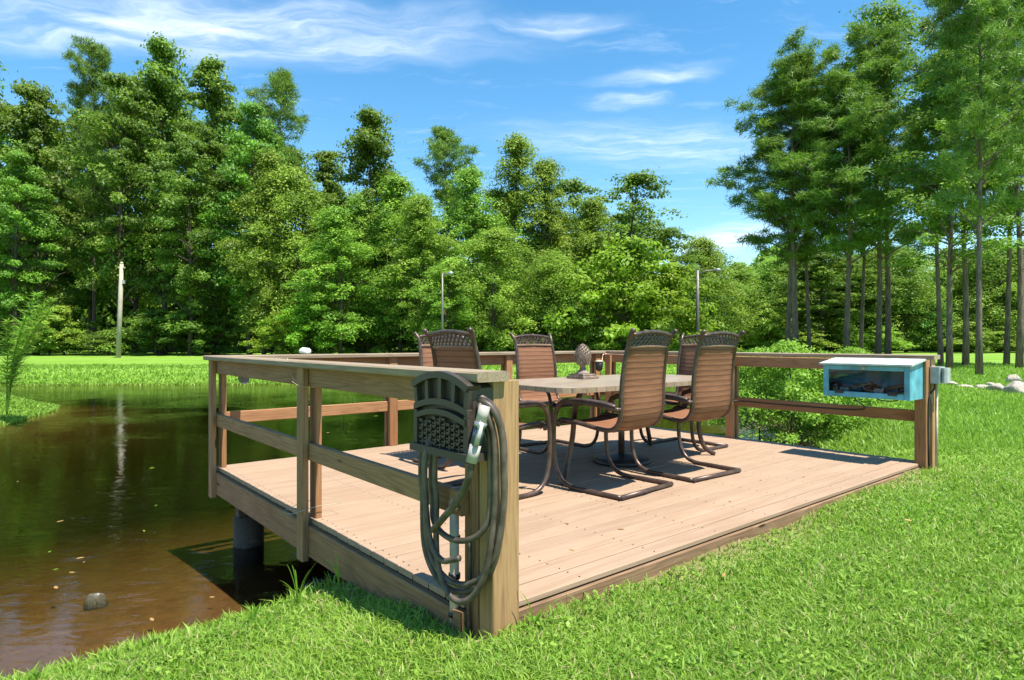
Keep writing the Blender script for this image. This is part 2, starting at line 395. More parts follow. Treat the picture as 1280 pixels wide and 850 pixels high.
# ------------------------------------------------------------------ pond water: closed body, reflecting top, tea-coloured inside
def water_mat():
    m, nt = new_mat('pond_water'); tc = N(nt, 'ShaderNodeTexCoord')
    a = N(nt, 'ShaderNodeTexNoise', {'Vector': N(nt, 'ShaderNodeMapping', {'Vector': (tc, 'Object'), 'Scale': (1.2, 3.0, 1)}), 'Scale': 2.4, 'Detail': 4.0, 'Roughness': .55, 'Distortion': .5})
    b = N(nt, 'ShaderNodeTexNoise', {'Vector': (tc, 'Object'), 'Scale': .5, 'Detail': 2.0})
    hgt = M_(nt, 'MULTIPLY', (a, 0), MR(nt, (b, 0), .4, .65, .25, 1.0))
    bp = bump(nt, hgt, .34, .03)
    fr = N(nt, 'ShaderNodeFresnel', {'IOR': 1.33, 'Normal': bp})
    gl = N(nt, 'ShaderNodeBsdfGlossy', {'Roughness': .03, 'Normal': bp, 'Color': (1, 1, 1, 1)})
    tr = N(nt, 'ShaderNodeBsdfTransparent')
    mx = N(nt, 'ShaderNodeMixShader', {0: fr, 1: tr, 2: gl})
    va = N(nt, 'ShaderNodeVolumeAbsorption', {'Color': (.46, .47, .22, 1), 'Density': 1.7})
    N(nt, 'ShaderNodeOutputMaterial', {'Surface': mx, 'Volume': va}); return m
wb = MB(); nS = len(SHORE)
# body overlaps the banks so that its rim lies inside the soil
cxy = SHORE.mean(0); tang = np.roll(SHORE, -1, 0) - np.roll(SHORE, 1, 0)
nrm = unit(np.stack([tang[:, 1], -tang[:, 0]], 1))
test = shore_dist(SHORE[:, 0] + nrm[:, 0] * .15, SHORE[:, 1] + nrm[:, 1] * .15); nrm[test < 0] *= -1
rim = SHORE + nrm * .22
wb.add([(x, y, WATER) for x, y in rim] + [(x, y, WATER - 2.2) for x, y in rim],
       [tuple(range(nS)), tuple(range(2 * nS - 1, nS - 1, -1))] + [(i, i + nS, (i + 1) % nS + nS, (i + 1) % nS) for i in range(nS)])
pond = tag(wb.build('water', water_mat()), kind='structure')

# ------------------------------------------------------------------ the deck
deck = empty('wooden_deck', dk(0, 0, 0), TH, 'wooden deck platform with post and rail fence at the pond edge', 'deck')
_cache = {}
def board(name, L, w, h, loc, mat, rot=(0, 0, 0), parent=None, c=.004):
    """a board of length L along its own x, centred on y and z"""
    key = (round(L, 3), round(w, 3), round(h, 3), mat.name, c)
    if key not in _cache:
        me = MB().box(0, L, -w / 2, w / 2, -h / 2, h / 2, c).mesh(name); me.materials.append(mat); _cache[key] = me
    o = link(name, _cache[key], parent or deck); o.location = loc; o.rotation_euler = rot; return o
UP = (0, -math.pi / 2, 0)             # x axis pointing up
ALONG_T = (0, 0, math.pi / 2)
def post(s, t, z0, z1, mat, ws=.089, wt_=.089):   # upright: own y -> s? after rotation y stays t, z -> s
    return board('post', z1 - z0, wt_, ws, (s, t, z0), mat, UP)
# deck planks run along s
nb = 28; pitch = (DA + .022) / nb
for i in range(nb):
    a0 = .15 if i == 0 else 0.0            # the first board stops at the end post
    board('deck_board', DB + .03 - a0, pitch - .0075, .026, (-.015 + a0, pitch * (i + .5) - .022, -.013 + R.uniform(-.0012, .0012)), W_DECK, (R.uniform(-.004, .004), 0, 0))
sc_ = MB(); SR = random.Random(2)
for i in range(nb):
    for j in range(10):
        for q in (-.28, .28):
            cs, ct = min(max(DB * j / 9, .03), DB - .03) + SR.uniform(-.006, .006), pitch * (i + .5 + q) - .022 + SR.uniform(-.004, .004)
            if i == 0 and cs < .15: continue
            sc_.add([(cs + .0045 * math.cos(k * 1.0472), ct + .0045 * math.sin(k * 1.0472), .0022) for k in range(6)], [tuple(range(6))])
screws = tag(sc_.build('screw_heads', plain('screw', (.07, .05, .04), .5, .4), deck), kind='stuff')
# rim and frame boards
board('fascia_board', DB - .13, .04, .20, (.13, -.0085, -.133), W_FASCIA)
board('fascia_board', DA - .10, .04, .175, (-.022, .10, -.122), W_GREY, ALONG_T)
board('fascia_board', DB, .04, .175, (0, DA + .022, -.122), W_GREY)
board('fascia_board', DA, .04, .175, (DB + .022, 0, -.122), W_FASCIA, ALONG_T)
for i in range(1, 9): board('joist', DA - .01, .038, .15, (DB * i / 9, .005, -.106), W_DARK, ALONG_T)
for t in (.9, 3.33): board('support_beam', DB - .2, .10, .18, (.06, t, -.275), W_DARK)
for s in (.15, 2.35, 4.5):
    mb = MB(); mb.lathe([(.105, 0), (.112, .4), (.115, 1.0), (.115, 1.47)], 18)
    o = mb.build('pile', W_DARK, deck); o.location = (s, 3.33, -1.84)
# posts: an outer one bolted over the rim and an inner one standing on the boards, rails sandwiched between
G, Bn = W_GREY, W_BROWN
ZT = RH - .040
P2 = .038
for t in (1.66, 3.58):
    post(-.0585, t, -.235, ZT, G, P2); post(.0205, t, 0.001, ZT, Bn, P2)
for s in (1.62, 3.1, 4.58):
    post(s, DA - .018, .001, ZT, Bn, .089, P2); post(s, DA + .0615, -.22, ZT, G, .089, P2)
for t in (1.78, 3.5):
    post(DB - .0595, t, .001, ZT, Bn, P2); post(DB + .019, t, -.22, ZT, G, P2)
# end post near the hose: a doubled timber with two filler boards
post(.064, -.012, -.30, ZT, W_POST, .128, .09)
post(.045, .068, -.30, ZT, G, .085, .045)
post(.048, .116, -.30, ZT, G, .085, .044)
# end post by the blue box
post(4.61, -.03, -.25, ZT, Bn); post(4.675, -.045, -.25, .50, W_POST, .036, .10); post(4.745, -.03, -.25, ZT, W_POST)
# rails
def rail_t(s, t0, t1, mats, z=.39):
    board('top_rail', t1 - t0, .038, .105, (s, t0, ZT - .0535), mats, ALONG_T); board('middle_rail', t1 - t0, .038, .098, (s, t0, z), mats, ALONG_T)
def rail_s(t, s0, s1, mats, z=.39):
    board('top_rail', s1 - s0, .038, .105, (s0, t, ZT - .0535), mats); board('middle_rail', s1 - s0, .038, .098, (s0, t, z), mats)
rail_t(-.0195, .10, DA + .03, G); rail_t(DB - .02, -.02, DA, Bn); rail_s(DA + .022, .03, DB - .05, Bn)
CW = .15
# cap boards with small mitred clearances
def cap(L, loc, rot=(0, 0, 0)): board('cap_rail', L, CW, .038, loc, W_CAP, rot, c=.007)
cap(DA + .05 + .105, (-.02, -.085, RH - .0195), ALONG_T)
cap(DB - .07, (.058, DA + .01, RH - .0195))
cap(DA + .06 + .02, (DB - .01 + .075, -.095, RH - .0185), ALONG_T)

def strap_ring(parent, c, hs, ht, r, name, mat):
    pts = [(c[0] - hs, c[1] - ht, c[2]), (c[0] + hs, c[1] - ht, c[2] + .006), (c[0] + hs, c[1] + ht, c[2] - .004), (c[0] - hs, c[1] + ht, c[2] + .003)]
    return MB().tube(pts, r, 5, closed=True).build(name, mat, parent)

# ------------------------------------------------------------------ patio table
TC_S, TC_T, TZ = 2.64, 1.66, .705
TL, TW, CUT = 1.06, .53, .17
table = empty('patio_table', dk(TC_S, TC_T, 0), TH, 'long stone-tiled patio table with curved bronze legs on the deck', 'table')
def outline(L, W, c, r=6):
    out = []
    for sx, sy in ((1, 1), (-1, 1), (-1, -1), (1, -1)):
        a0 = {(1, 1): 0, (-1, 1): 90, (-1, -1): 180, (1, -1): 270}[(sx, sy)]
        for k in range(r + 1):
            a = math.radians(a0 + 90 * k / r); out.append((sx * (L - c) + c * math.cos(a), sy * (W - c) + c * math.sin(a)))
    return out
MB().prism(outline(TL, TW, CUT), TZ - .014, TZ, 'z').build('tabletop', TILE, table)
m = MB(); ol = outline(TL + .012, TW + .012, CUT + .012)
m.prism(outline(TL - .01, TW - .01, CUT), TZ - .020, TZ - .016, 'z')
m.build('under_panel', FRAME, table)
m = MB(); o_, i_ = outline(TL + .012, TW + .012, CUT + .012), outline(TL + .001, TW + .001, CUT); n_ = len(o_)
vs = [(x, y, TZ - .036) for x, y in o_] + [(x, y, TZ - .002) for x, y in o_] + [(x, y, TZ - .002) for x, y in i_] + [(x, y, TZ - .036) for x, y in i_]
m.add(vs, [(a * n_ + i, a * n_ + (i + 1) % n_, ((a + 1) % 4) * n_ + (i + 1) % n_, ((a + 1) % 4) * n_ + i) for a in range(4) for i in range(n_)])
m.build('rim', TILE, table)
for sx in (1, -1):
    for sy in (1, -1):
        pth = spline([(sx * .80, sy * .40, TZ - .02), (sx * .83, sy * .36, .55), (sx * .80, sy * .30, .32), (sx * .86, sy * .30, .10), (sx * .95, sy * .36, .012)], 6)
        MB().tube(pth, .021, 8).build('leg', FRAME, table)
    MB().tube(spline([(sx * .80, -.31, .33), (sx * .55, 0, .40), (sx * .80, .31, .33)], 7), .013, 7).build('stretcher', FRAME, table)
ub = empty('umbrella_base', dk(2.69, 1.62, 0), 0, 'round black parasol stand with short tube under the table', 'parasol base')
MB().lathe([(.235, 0), (.245, .012), (.24, .035), (.20, .052), (.07, .066), (.05, .075)], 32).build('disc', BLACKP, ub)
MB().lathe([(.027, .07), (.027, .38), (.022, .385), (.022, .60)], 14).build('tube', FRAME, ub)

# ------------------------------------------------------------------ sling chairs
def uv_sheet(rows, name, mat, parent, thick=.0):
    """rows: list of (left point, right point); v runs along the sheet"""
    k = 5; vs = []; fs = []; uvs = []; d = 0.0
    for i, (a, b, sag) in enumerate(rows):
        a = Vector(a); b = Vector(b)
        if i: d += ((a + b) / 2 - (Vector(rows[i - 1][0]) + Vector(rows[i - 1][1])) / 2).length
        for j in range(k + 1):
            t = j / k; p = a.lerp(b, t) + Vector(sag) * (4 * t * (1 - t)); vs.append(p); uvs.append((t, d))
    for i in range(len(rows) - 1):
        for j in range(k): q = i * (k + 1) + j; fs.append((q, q + 1, q + k + 2, q + k + 1))
    me = bpy.data.meshes.new(name); me.from_pydata(vs, [], fs); uvl = me.uv_layers.new(name='UVMap')
    for l in me.loops: uvl.data[l.index].uv = uvs[l.vertex_index]
    me.polygons.foreach_set('use_smooth', [True] * len(fs))
    o = link(name, me, parent, mat)
    md = o.modifiers.new('thick', 'SOLIDIFY'); md.thickness = .005; md.offset = 0
    return o
HW = .242
def side_curve(sx):
    p = [(.30, .42), (.275, .462), (.20, .468), (.05, .452), (-.10, .432), (-.185, .438), (-.238, .485), (-.262, .58), (-.266, .74), (-.286, .90), (-.312, 1.01), (-.328, 1.058), (-.354, 1.09)]
    w = [HW] * 9 + [HW - .006, HW - .012, HW - .006, HW + .004]
    return spline([(sx * w[i], y, z) for i, (y, z) in enumerate(p)], 4)
def make_chair(label):
    t = empty('patio_chair', (0, 0, 0), 0, label, 'chair', 'sling chairs around the patio table')
    for sx in (1, -1):
        cv = side_curve(sx)
        MB().tube(cv, .016, 8, flat=1.0).build('side_frame', FRAME, t)
        # spring leg: runner, front bend, upright, arm
        x = sx * .298
        pth = spline([(x, -.30, .016), (x, -.05, .016), (x, .13, .020), (x, .225, .07), (x, .272, .17), (x, .285, .33), (x, .278, .47), (x, .245, .565), (x, .17, .605), (x, .02, .607), (x, -.14, .60), (sx * .265, -.262, .575)], 5)
        lg = MB().tube(pth, .0165, 8); lg.build('spring_leg', FRAME, t)
        arm = MB(); ap = spline([(x, .235, .592), (x, .15, .622), (x, .02, .627), (x, -.14, .620), (x * .93, -.245, .600)], 4)
        arm.tube(ap, .024, 8, flat=.45); arm.build('armrest', FRAME, t)
        MB().tube([(x, .282, .44), (sx * HW, .262, .462)], .012, 6).build('bracket', FRAME, t)
        MB().tube([(sx * .270, -.255, .578), (sx * HW, -.262, .585)], .012, 6).build('bracket', FRAME, t)
        MB().lathe([(.012, -.014), (.02, -.004), (.018, .010), (.006, .016)], 8, (sx * (HW + .006), -.360, 1.096)).build('ear', FRAME, t)
    MB().tube([(-.298, -.30, .016), (.298, -.30, .016)], .0165, 8).build('base_bar', FRAME, t)
    for y, z in ((.26, .44), (-.19, .432)): MB().tube([(-HW, y, z), (HW, y, z)], .012, 7).build('seat_bar', FRAME, t)
    cv = [p for p in side_curve(1)]
    top = next(i for i, p in enumerate(cv) if p.z > .985)
    rows = []
    for i in range(5, top + 1):
        p = cv[i]; a = cv[max(i - 1, 0)]; b = cv[min(i + 1, len(cv) - 1)]; tg = (b - a).normalized()
        nr = Vector((0, tg.z, -tg.y)) * .020          # sag to the back / underside
        if nr.z > 0 and p.z < .475: nr = -nr
        rows.append(((-p.x + .004, p.y, p.z), (p.x - .004, p.y, p.z), (0, -abs(nr.y), nr.z if p.z < .475 else 0)))
    uv_sheet(rows, 'sling', SLING, t)
    # crest: band, arched top and woven lattice between
    pb = cv[top]; MB().tube(spline([(-pb.x, pb.y, pb.z), (0, pb.y - .018, pb.z + .004), (pb.x, pb.y, pb.z)], 6), .013, 6).build('crest_band', COPB, t)
    def crest(u, v):                                  # u -1..1, v 0..1
        z = pb.z + .004 + v * (.074 + .024 * (1 - u * u)); y = pb.y - .018 * (1 - u * u) - v * .032
        return Vector((u * (HW - .014), y, z))
    MB().tube([crest(-1 + i / 7, 1) for i in range(15)], .013, 6).build('crest_rail', FRAME, t)
    lat = MB(); K = 11
    for k in range(-2, K + 1):
        for d in (1, -1):
            pts = []
            for q in range(5):
                v = q / 4; u = -1 + 2 * (k + (v * 2 if d > 0 else 2 - v * 2)) / K
                if -1.0 <= u <= 1.0: pts.append(crest(u, v))
            if len(pts) > 1: lat.tube(pts, .0066, 4, smooth=False, caps=False)
    lat.build('lattice', FRAME, t)
    return t
COPB = plain('crest_bronze', (.20, .125, .07), .4, .3)
chair = make_chair('x')
# origin of a chair: ground under its middle, facing its own +y
spots = [(1.955, 1.08, 4, 'high-backed brown sling chair on the lawn side beside the hose post'),
         (2.79, 1.06, -2, 'high-backed brown sling chair on the lawn side nearest the blue box'),
         (1.64, 2.47, 180, 'brown sling chair on the pond side, partly behind the end chair'),
         (2.70, 2.45, 178, 'brown sling chair with sunlit front behind the pinecone finial'),
         (1.18, 1.50, -88, 'brown sling chair at the table end behind the hose box'),
         (3.76, 1.76, 90, 'brown sling chair in shade at the far table end by the back rail')]
for i, (s, t_, a, lb) in enumerate(spots):
    o = chair if i == 0 else copy_tree(chair)
    o.location = dk(s, t_, .001); o.rotation_euler = (0, 0, TH + math.radians(a)); o['label'] = lb

# ------------------------------------------------------------------ pinecone finial on the table
fin = empty('pinecone_finial', dk(2.53, 1.92, TZ + .001), TH, 'weathered cast pinecone finial on a square foot on the table', 'ornament')
m = MB(); m.box(-.10, .10, -.10, .10, 0, .024, .004); m.box(-.078, .078, -.078, .078, .024, .040, .004); m.build('foot', CAST, fin)
MB().lathe([(.07, .04), (.055, .052), (.030, .075), (.024, .095), (.028, .112), (.04, .124)], 20).build('stem', CAST, fin)
cone = [(.035, .118), (.058, .145), (.068, .178), (.066, .212), (.054, .25), (.034, .282), (.008, .302)]
MB().lathe(cone, 20).build('core', CAST, fin)
sc = MB()
for k in range(110):
    f = (k + .5) / 110; z = .125 + f * .165; a = k * 2.39996
    r_ = np.interp(z, [c[1] for c in cone], [c[0] for c in cone]); w = .015 * (1 - .45 * f)
    er = Vector((math.cos(a), math.sin(a), 0)); et = Vector((-math.sin(a), math.cos(a), 0)); p = er * r_ + Vector((0, 0, z))
    sc.add([p - et * w, p + et * w, p + er * .011 + Vector((0, 0, w * 1.3)), p - Vector((0, 0, w * 1.2)) + er * .004], [(3, 1, 2), (3, 2, 0)])
sc.build('scales', CAST, fin)

# ------------------------------------------------------------------ small things on the rails
lampb = empty('hanging_lamp', dk(4.40, 3.44, .66), TH, 'small black cup lamp hanging from a pipe beside the back corner post', 'lamp')
MB().lathe([(.012, 0), (.040, .02), (.047, .06), (.05, .115)], 14).build('shade', BLACKP, lampb)
MB().lathe([(.054, .115), (.054, .13), (.02, .138)], 14).build('cover', LINEW, lampb)
MB().tube(spline([(.0, 0, .135), (.05, .01, .12), (.09, .03, .15), (.12, .04, .205), (.19, .0, .21), (.255, -.3, .20), (.255, -.7, .19)], 5), .009, 6).build('arm_pipe', COPPER, lampb)
l2 = empty('post_lamp', dk(.165, 3.50, .69), TH, 'small square black lamp fixed high on the pond corner post', 'lamp')
MB().box(-.032, .032, -.032, .032, 0, .07, .006).build('shade', BLACKP, l2)
m = MB(); m.box(-.042, .042, -.042, .042, .07, .082, .004); m.box(-.035, -.028, .03, .045, .02, .06); m.build('cover', BLACKP, l2)
MB().box(-.018, .018, -.018, .018, -.014, .0).build('lens', GREYB, l2)
def rock_mesh(name, mat, seed, n=10, rough=.25, sx=1, sy=1, sz=.7):
    import bmesh
    bm = bmesh.new(); bmesh.ops.create_icosphere(bm, subdivisions=3, radius=1); rg = np.random.default_rng(seed)
    ds = [(Vector(unit(rg.normal(size=3))), rg.uniform(.62, .95)) for _ in range(n)]
    for v in bm.verts:
        p = v.co.copy()
        for d, h in ds:
            e = p.dot(d) - h
            if e > 0: p -= d * e * .9
        p += Vector(rg.normal(size=3)) * .012; v.co = (p.x * sx, p.y * sy, p.z * sz)
    me = bpy.data.meshes.new(name); bm.to_mesh(me); bm.free(); me.polygons.foreach_set('use_smooth', [True] * len(me.polygons)); me.materials.append(mat); return me
o = tag(link('stone', rock_mesh('stone', WHITEST, 3)), 'small pale stone resting on the pond-side cap rail', 'stone'); o.location = dk(.745, DA + .01, RH + .028); o.scale = (.058, .05, .052)

# string tied round the middle post
m = MB(); zz = .055; sp = [(-.150, 1.60, zz), (-.150, 1.72, zz - .012), (-.03, 1.725, zz + .03), (.15, 1.72, zz + .02), (.15, 1.60, zz + .015), (.0, 1.598, zz + .02)]
m.tube(sp, .0018, 5, closed=True); st = tag(m.build('string', LINEW), 'loop of pale string tied low around the middle rail post', 'string'); st.location = dk(0, 0, 0); st.rotation_euler = (0, 0, TH)
m = MB(); m.tube(spline([(-.135, 1.62, .80), (-.09, 1.605, .77), (.0, 1.607, .762), (.08, 1.61, .765), (.14, 1.62, .77)], 4), .0016, 5)
m.tube(spline([(-.060, 1.9, .925), (-.062, 1.86, .86), (-.05, 1.82, .80), (-.045, 1.72, .775), (-.1, 1.612, .77)], 4), .0018, 5)
st = tag(m.build('string', LINEW), 'frayed pale string hanging over the rail at the middle post', 'string'); st.location = dk(0, 0, 0); st.rotation_euler = (0, 0, TH)

# ------------------------------------------------------------------ hose hanger, hose, pipe
hb = empty('hose_hanger', dk(0, 0, 0), TH, 'dark plastic wall-mount hose hanger box with arched basket-weave front', 'hose hanger')
t0, t1, zb, zs, za = -.062, .325, .584, .856, .902
def arch(inset, zb_, zs_, za_, n=12):
    a, b = t0 + inset, t1 - inset; pts = [(a, zb_), (b, zb_)]
    for k in range(n + 1):
        u = 1 - 2 * k / n; pts.append(((a + b) / 2 + u * (b - a) / 2, zs_ + (za_ - zs_) * (1 - u * u)))
    return pts
SF = -.115
m = MB(); m.prism(arch(.006, zb + .02, zs - .004, za - .004), SF + .02, -.002, 'x'); m.build('body', REEL, hb)
m = MB()                                               # arched top moulding
pts_o = arch(-.006, 0, zs + .006, za + .008)[2:]; pts_i = arch(.010, 0, zs - .018, za - .018)[2:]
m.prism(pts_o + pts_i[::-1], SF - .010, SF + .05, 'x'); m.build('crown_moulding', REEL, hb)
m = MB(); m.prism([(t0 - .006, zb), (t1 + .006, zb), (t1 + .006, zb + .030), (t0 - .006, zb + .030)], SF - .016, -.004, 'x'); m.build('bottom_ledge', REEL, hb)
# upper window band: ribs fanning under the arch
tm = (t0 + t1) / 2
def arc_z(t, base, rise, half): return base + rise * (1 - ((t - tm) / half) ** 2)
hw = (t1 - t0) / 2
m = MB()
low = [(tm + u * hw * .97, arc_z(tm + u * hw * .97, .746, .034, hw)) for u in np.linspace(-1, 1, 13)]
hi = [(p, q + .024) for p, q in low]
m.prism(low + hi[::-1], SF - .004, SF + .02, 'x'); m.build('arch_band', REEL, hb)
for u in (-.95, -.5, 0, .5, .95):
    m = MB(); tb = tm + u * hw * .92; tt = tm + u * hw * .99; w = .011
    z0_ = arc_z(tb, .746, .034, hw) + .018; z1_ = arc_z(tt, zs - .016, za - zs, hw)
    m.prism([(tb - w, z0_), (tb + w, z0_), (tt + w, z1_), (tt - w, z1_)], SF - .002, SF + .02, 'x'); m.build('rib', REEL, hb)
# lower panel: arched frame with a field of raised weave
m = MB()
for a_, b_ in ((t0 + .004, t0 + .030), (t1 - .030, t1 - .004)): m.prism([(a_, zb + .03), (b_, zb + .03), (b_, .749), (a_, .749)], SF - .003, SF + .02, 'x')
low = [(tm + u * hw * .9, arc_z(tm + u * hw * .9, .706, .036, hw)) for u in np.linspace(-1, 1, 13)]
m.prism(low + [(p, q + .022) for p, q in low][::-1], SF - .008, SF + .02, 'x'); m.build('panel_frame', REEL, hb)
wv = MB(); rows, cols = 8, 10; dw = (t1 - t0 - .066) / cols; dz = .0165
for r_ in range(rows):
    for c_ in range(cols):
        a_ = t0 + .033 + c_ * dw; z_ = zb + .034 + r_ * dz; o_ = .5 * dw if r_ % 2 else 0
        zt = arc_z(a_, .706, .030, hw)
        if z_ + dz > zt: continue
        wv.box(SF + .004, SF + .02, a_ + .15 * dw, a_ + .85 * dw, z_ + .001, z_ + dz * .42)
        if (r_ + c_) % 2: wv.box(SF + .0, SF + .02, a_ - .14 * dw, a_ + .14 * dw, z_ - dz * .3, z_ + dz * .95)
        else: wv.box(SF + .002, SF + .02, a_ + .12 * dw, a_ + .88 * dw, z_ + dz * .3, z_ + dz * .8)
wv.build('weave', REEL, hb)
# hose: one long rubber hose looped over the hanger hook
loops = [(.300, .055, 0), (.262, .10, 1), (.222, .27, 2), (.185, .045, 3)]
pts = [(-.05, .10, .74)]
for k, (tl, zb_, q) in enumerate(loops):
    sl_ = -.088 - .008 * (k % 2); rt = (-.088, -.118, -.080, -.10)[k]; rs = (.025, -.005, -.035, -.03)[k]; hgt = .40 - zb_
    pts += [(-.07, tl - .03, .70), (sl_, tl, .60), (sl_ - .004, tl + .006, .48)]
    for a_ in range(0, 181, 30):
        c_ = math.cos(math.radians(a_)); u = (1 - c_) / 2
        pts.append((sl_ * (1 - u) + rs * u - .03 * math.sin(math.radians(a_)), tl * (1 - u) + rt * u, .40 - hgt * math.sin(math.radians(a_)) ** .8 if a_ not in (0, 180) else .40))
    pts += [(rs, rt - .004, .55), (rs - .005, rt, .68), (rs - .035, rt + .012, .775), (-.062, -.052 - .002 * k, .82 - .014 * k), (-.055, .03, .80 - .01 * k), (-.055, .12, .76)]
pts += [(-.07, .20, .70), (-.125, .215, .58), (-.13, .21, .40), (-.125, .18, .24), (-.115, .12, .185), (-.11, .06, .20), (-.10, .02, .215)]
HO = tag(MB().tube(spline(pts, 6), .0118, 9).build('garden_hose', HOSE), 'thick brown rubber garden hose looped below the hanger box', 'hose')
HO.location = dk(0, 0, 0); HO.rotation_euler = (0, 0, TH)
# hose end drop with spray nozzle
nz = empty('spray_nozzle', dk(0, 0, 0), TH, 'white spray nozzle with chrome clamp hanging beside the hose box', 'nozzle')
A, B_ = Vector((-.070, -.100, .800)), Vector((-.120, -.082, .588)); D = (A - B_)
def along(a, b, r, mt, nm, n=12): MB().tube([B_ + D * a, B_ + D * b], r, n).build(nm, mt, nz)
along(.0, .30, .021, NOZZ, 'coupling'); along(.30, .66, .0205, NOZD, 'grip'); along(.68, .96, .021, NOZZ, 'tip')
along(.60, .68, .0245, CHROME, 'collar'); MB().tube([B_ + D * .72 + Vector((-.02, -.02, 0)), B_ + D * .60 + Vector((-.028, -.028, 0))], .004, 6).build('clamp', CHROME, nz)
MB().tube([B_ + D * .31 + Vector((-.012, -.02, .0)), B_ + D * .66 + Vector((-.012, -.02, 0))], .010, 8).build('lever', NOZZ, nz)
MB().tube(spline([B_ + D * .02, (-.125, -.070, .53), (-.130, -.01, .44), (-.14, .07, .36), (-.13, .155, .295)], 6), .0135, 9).build('lead_hose', HOSE, nz)
# grey riser pipe with black straps and the tap
rp = empty('riser_pipe', dk(-.024, .165, -.16), TH, 'grey plastic riser pipe strapped to the hose post', 'pipe')
MB().lathe([(.019, 0), (.019, .50)], 14).build('pipe', PVC, rp)
for z in (.10, .25, .40): MB().lathe([(.024, z - .010), (.025, z), (.024, z + .010)], 14).build('strap', BLACKP, rp)
MB().lathe([(.017, .50), (.024, .51), (.024, .55), (.016, .56), (.014, .60)], 12).build('tap', COPPER, rp)
MB().tube([(-.0, .0, .555), (-.03, -.05, .545), (-.035, -.07, .53)], .010, 8).build('spout', COPPER, rp)
cb = tag(MB().tube(spline([(-.012, .080, -.22), (-.014, .082, .0), (-.012, .078, .10), (-.016, .07, .25)], 5), .008, 7).build('cable', HOSE), 'thin grey cable running up the hose post by the riser pipe', 'cable'); cb.location = dk(0, 0, 0); cb.rotation_euler = (0, 0, TH)

# ------------------------------------------------------------------ blue display box on the end post
s0, s1, ta, tb_, z0, zf, zr = 4.275, 4.563, -.05, .64, .548, .832, .868
bx = empty('display_box', dk(0, 0, 0), TH, 'turquoise wooden display box with glass front and pale sloping lid', 'box')
def bb(nm, mt, *a, c=.003): return MB().box(*a, c).build(nm, mt, bx)
bb('bottom', BLUE, s0 + .022, s1, ta, tb_, z0, z0 + .018)
bb('back', BLUE, s1 - .016, s1, ta + .018, tb_ - .018, z0 + .018, zr - .012)
for a_, b_ in ((ta, ta + .018), (tb_ - .018, tb_)):
    m = MB(); m.prism([(s0 + .022, z0 + .0185), (s1, z0 + .0185), (s1, zr - .006), (s0 + .022, zf - .006)], a_, b_, 'y'); m.build('side', BLUE, bx)
dr = empty('door', (0, 0, 0)); dr.parent = bx
def db(nm, mt, *a): return MB().box(*a, .003).build(nm, mt, dr)
db('stile', BLUE, s0, s0 + .020, ta, ta + .045, z0, zf - .01); db('stile', BLUE, s0, s0 + .020, tb_ - .045, tb_, z0, zf - .01)
db('door_rail', BLUE, s0 + .0, s0 + .020, ta + .046, tb_ - .046, z0, z0 + .046); db('door_rail', BLUE, s0, s0 + .020, ta + .046, tb_ - .046, zf - .05, zf - .01)
def glass_mat():
    m, nt = new_mat('window_glass'); fr = N(nt, 'ShaderNodeFresnel', {'IOR': 1.5})
    finish(nt, N(nt, 'ShaderNodeMixShader', {0: fr, 1: N(nt, 'ShaderNodeBsdfTransparent', {'Color': (.82, .88, .92, 1)}), 2: N(nt, 'ShaderNodeBsdfGlossy', {'Roughness': .02})})); return m
GLASS = glass_mat()
MB().box(s0 + .008, s0 + .012, ta + .045, tb_ - .045, z0 + .045, zf - .049).build('glass', GLASS, dr)
for tq in (.08, .50):
    m = MB(); m.box(s0 - .006, s0 - .001, tq - .035, tq + .035, z0 + .03, z0 + .062, .002)
    for q in (-.022, .022): m.lathe([(.006, 0), (.004, .003)], 6, (s0 - .006, tq + q, z0 + .05))
    m.build('hinge', BLACKP, dr)
kn = MB(); kn.tube([(s0 - .014, .30, zf - .028), (s0, .30, zf - .028)], [.016, .010], 12); kn.build('knob', LINEW, dr)
m = MB(); m.prism([(s0 - .035, zf - .008), (s1 + .006, zr - .002), (s1 + .006, zr + .014), (s0 - .035, zf + .006)], ta - .022, tb_ + .022, 'y'); m.build('lid', LIDM, bx)
# things kept in the box
rg = random.Random(4)
toolm = [plain('tool_dark', (.05, .045, .05), .5), plain('tool_brown', (.34, .2, .1), .6), plain('tool_grey', (.45, .42, .4), .5)]
gear = ['dark work glove bunched in the box corner by the end post', 'brown wooden handle beside the dark glove in the box corner', 'small grey tin behind the right-hand hinge in the turquoise box',
        'dark work glove between two tins in the turquoise box', 'brown wooden handle under the pale cord in the turquoise box', 'grey tin next to the left-hand hinge in the turquoise box', 'dark glove in the box corner farthest from the end post']
for k in range(7):
    tq = .02 + k * .093; i = k % 3
    if i == 0:
        me = rock_mesh('work_glove', toolm[0], 20 + k); o = link('work_glove', me); o.scale = (.075, .06, .075)
        o.location = dk(s0 + .13, tq, z0 + .07)
    elif i == 1:
        m = MB(); m.tube([(-.12, 0, 0), (-.09, 0, 0), (-.02, 0, .008), (.09, 0, 0)], [.020, .013, .018, .012], 8); o = m.build('hand_tool', toolm[1])
        o.location = dk(s0 + .10, tq, z0 + .085); o.rotation_euler = (.1, .3, TH + 1.2 + rg.random())
    else:
        m = MB(); m.box(-.05, .05, -.035, .035, 0, .062, .006); o = m.build('tackle_tin', toolm[2])
        o.location = dk(s0 + .09, tq, z0 + .0195); o.rotation_euler = (0, 0, TH + rg.random())
    tag(o, gear[k], ('glove', 'tool', 'tin')[i], 'gear kept in the turquoise box')
cpts = [(.06 + .012 * math.sin(k * .9), .16 + .24 * (k / 16) + .05 * math.cos(k * .8), .09 + .03 * math.sin(k * .62 + 1)) for k in range(17)]
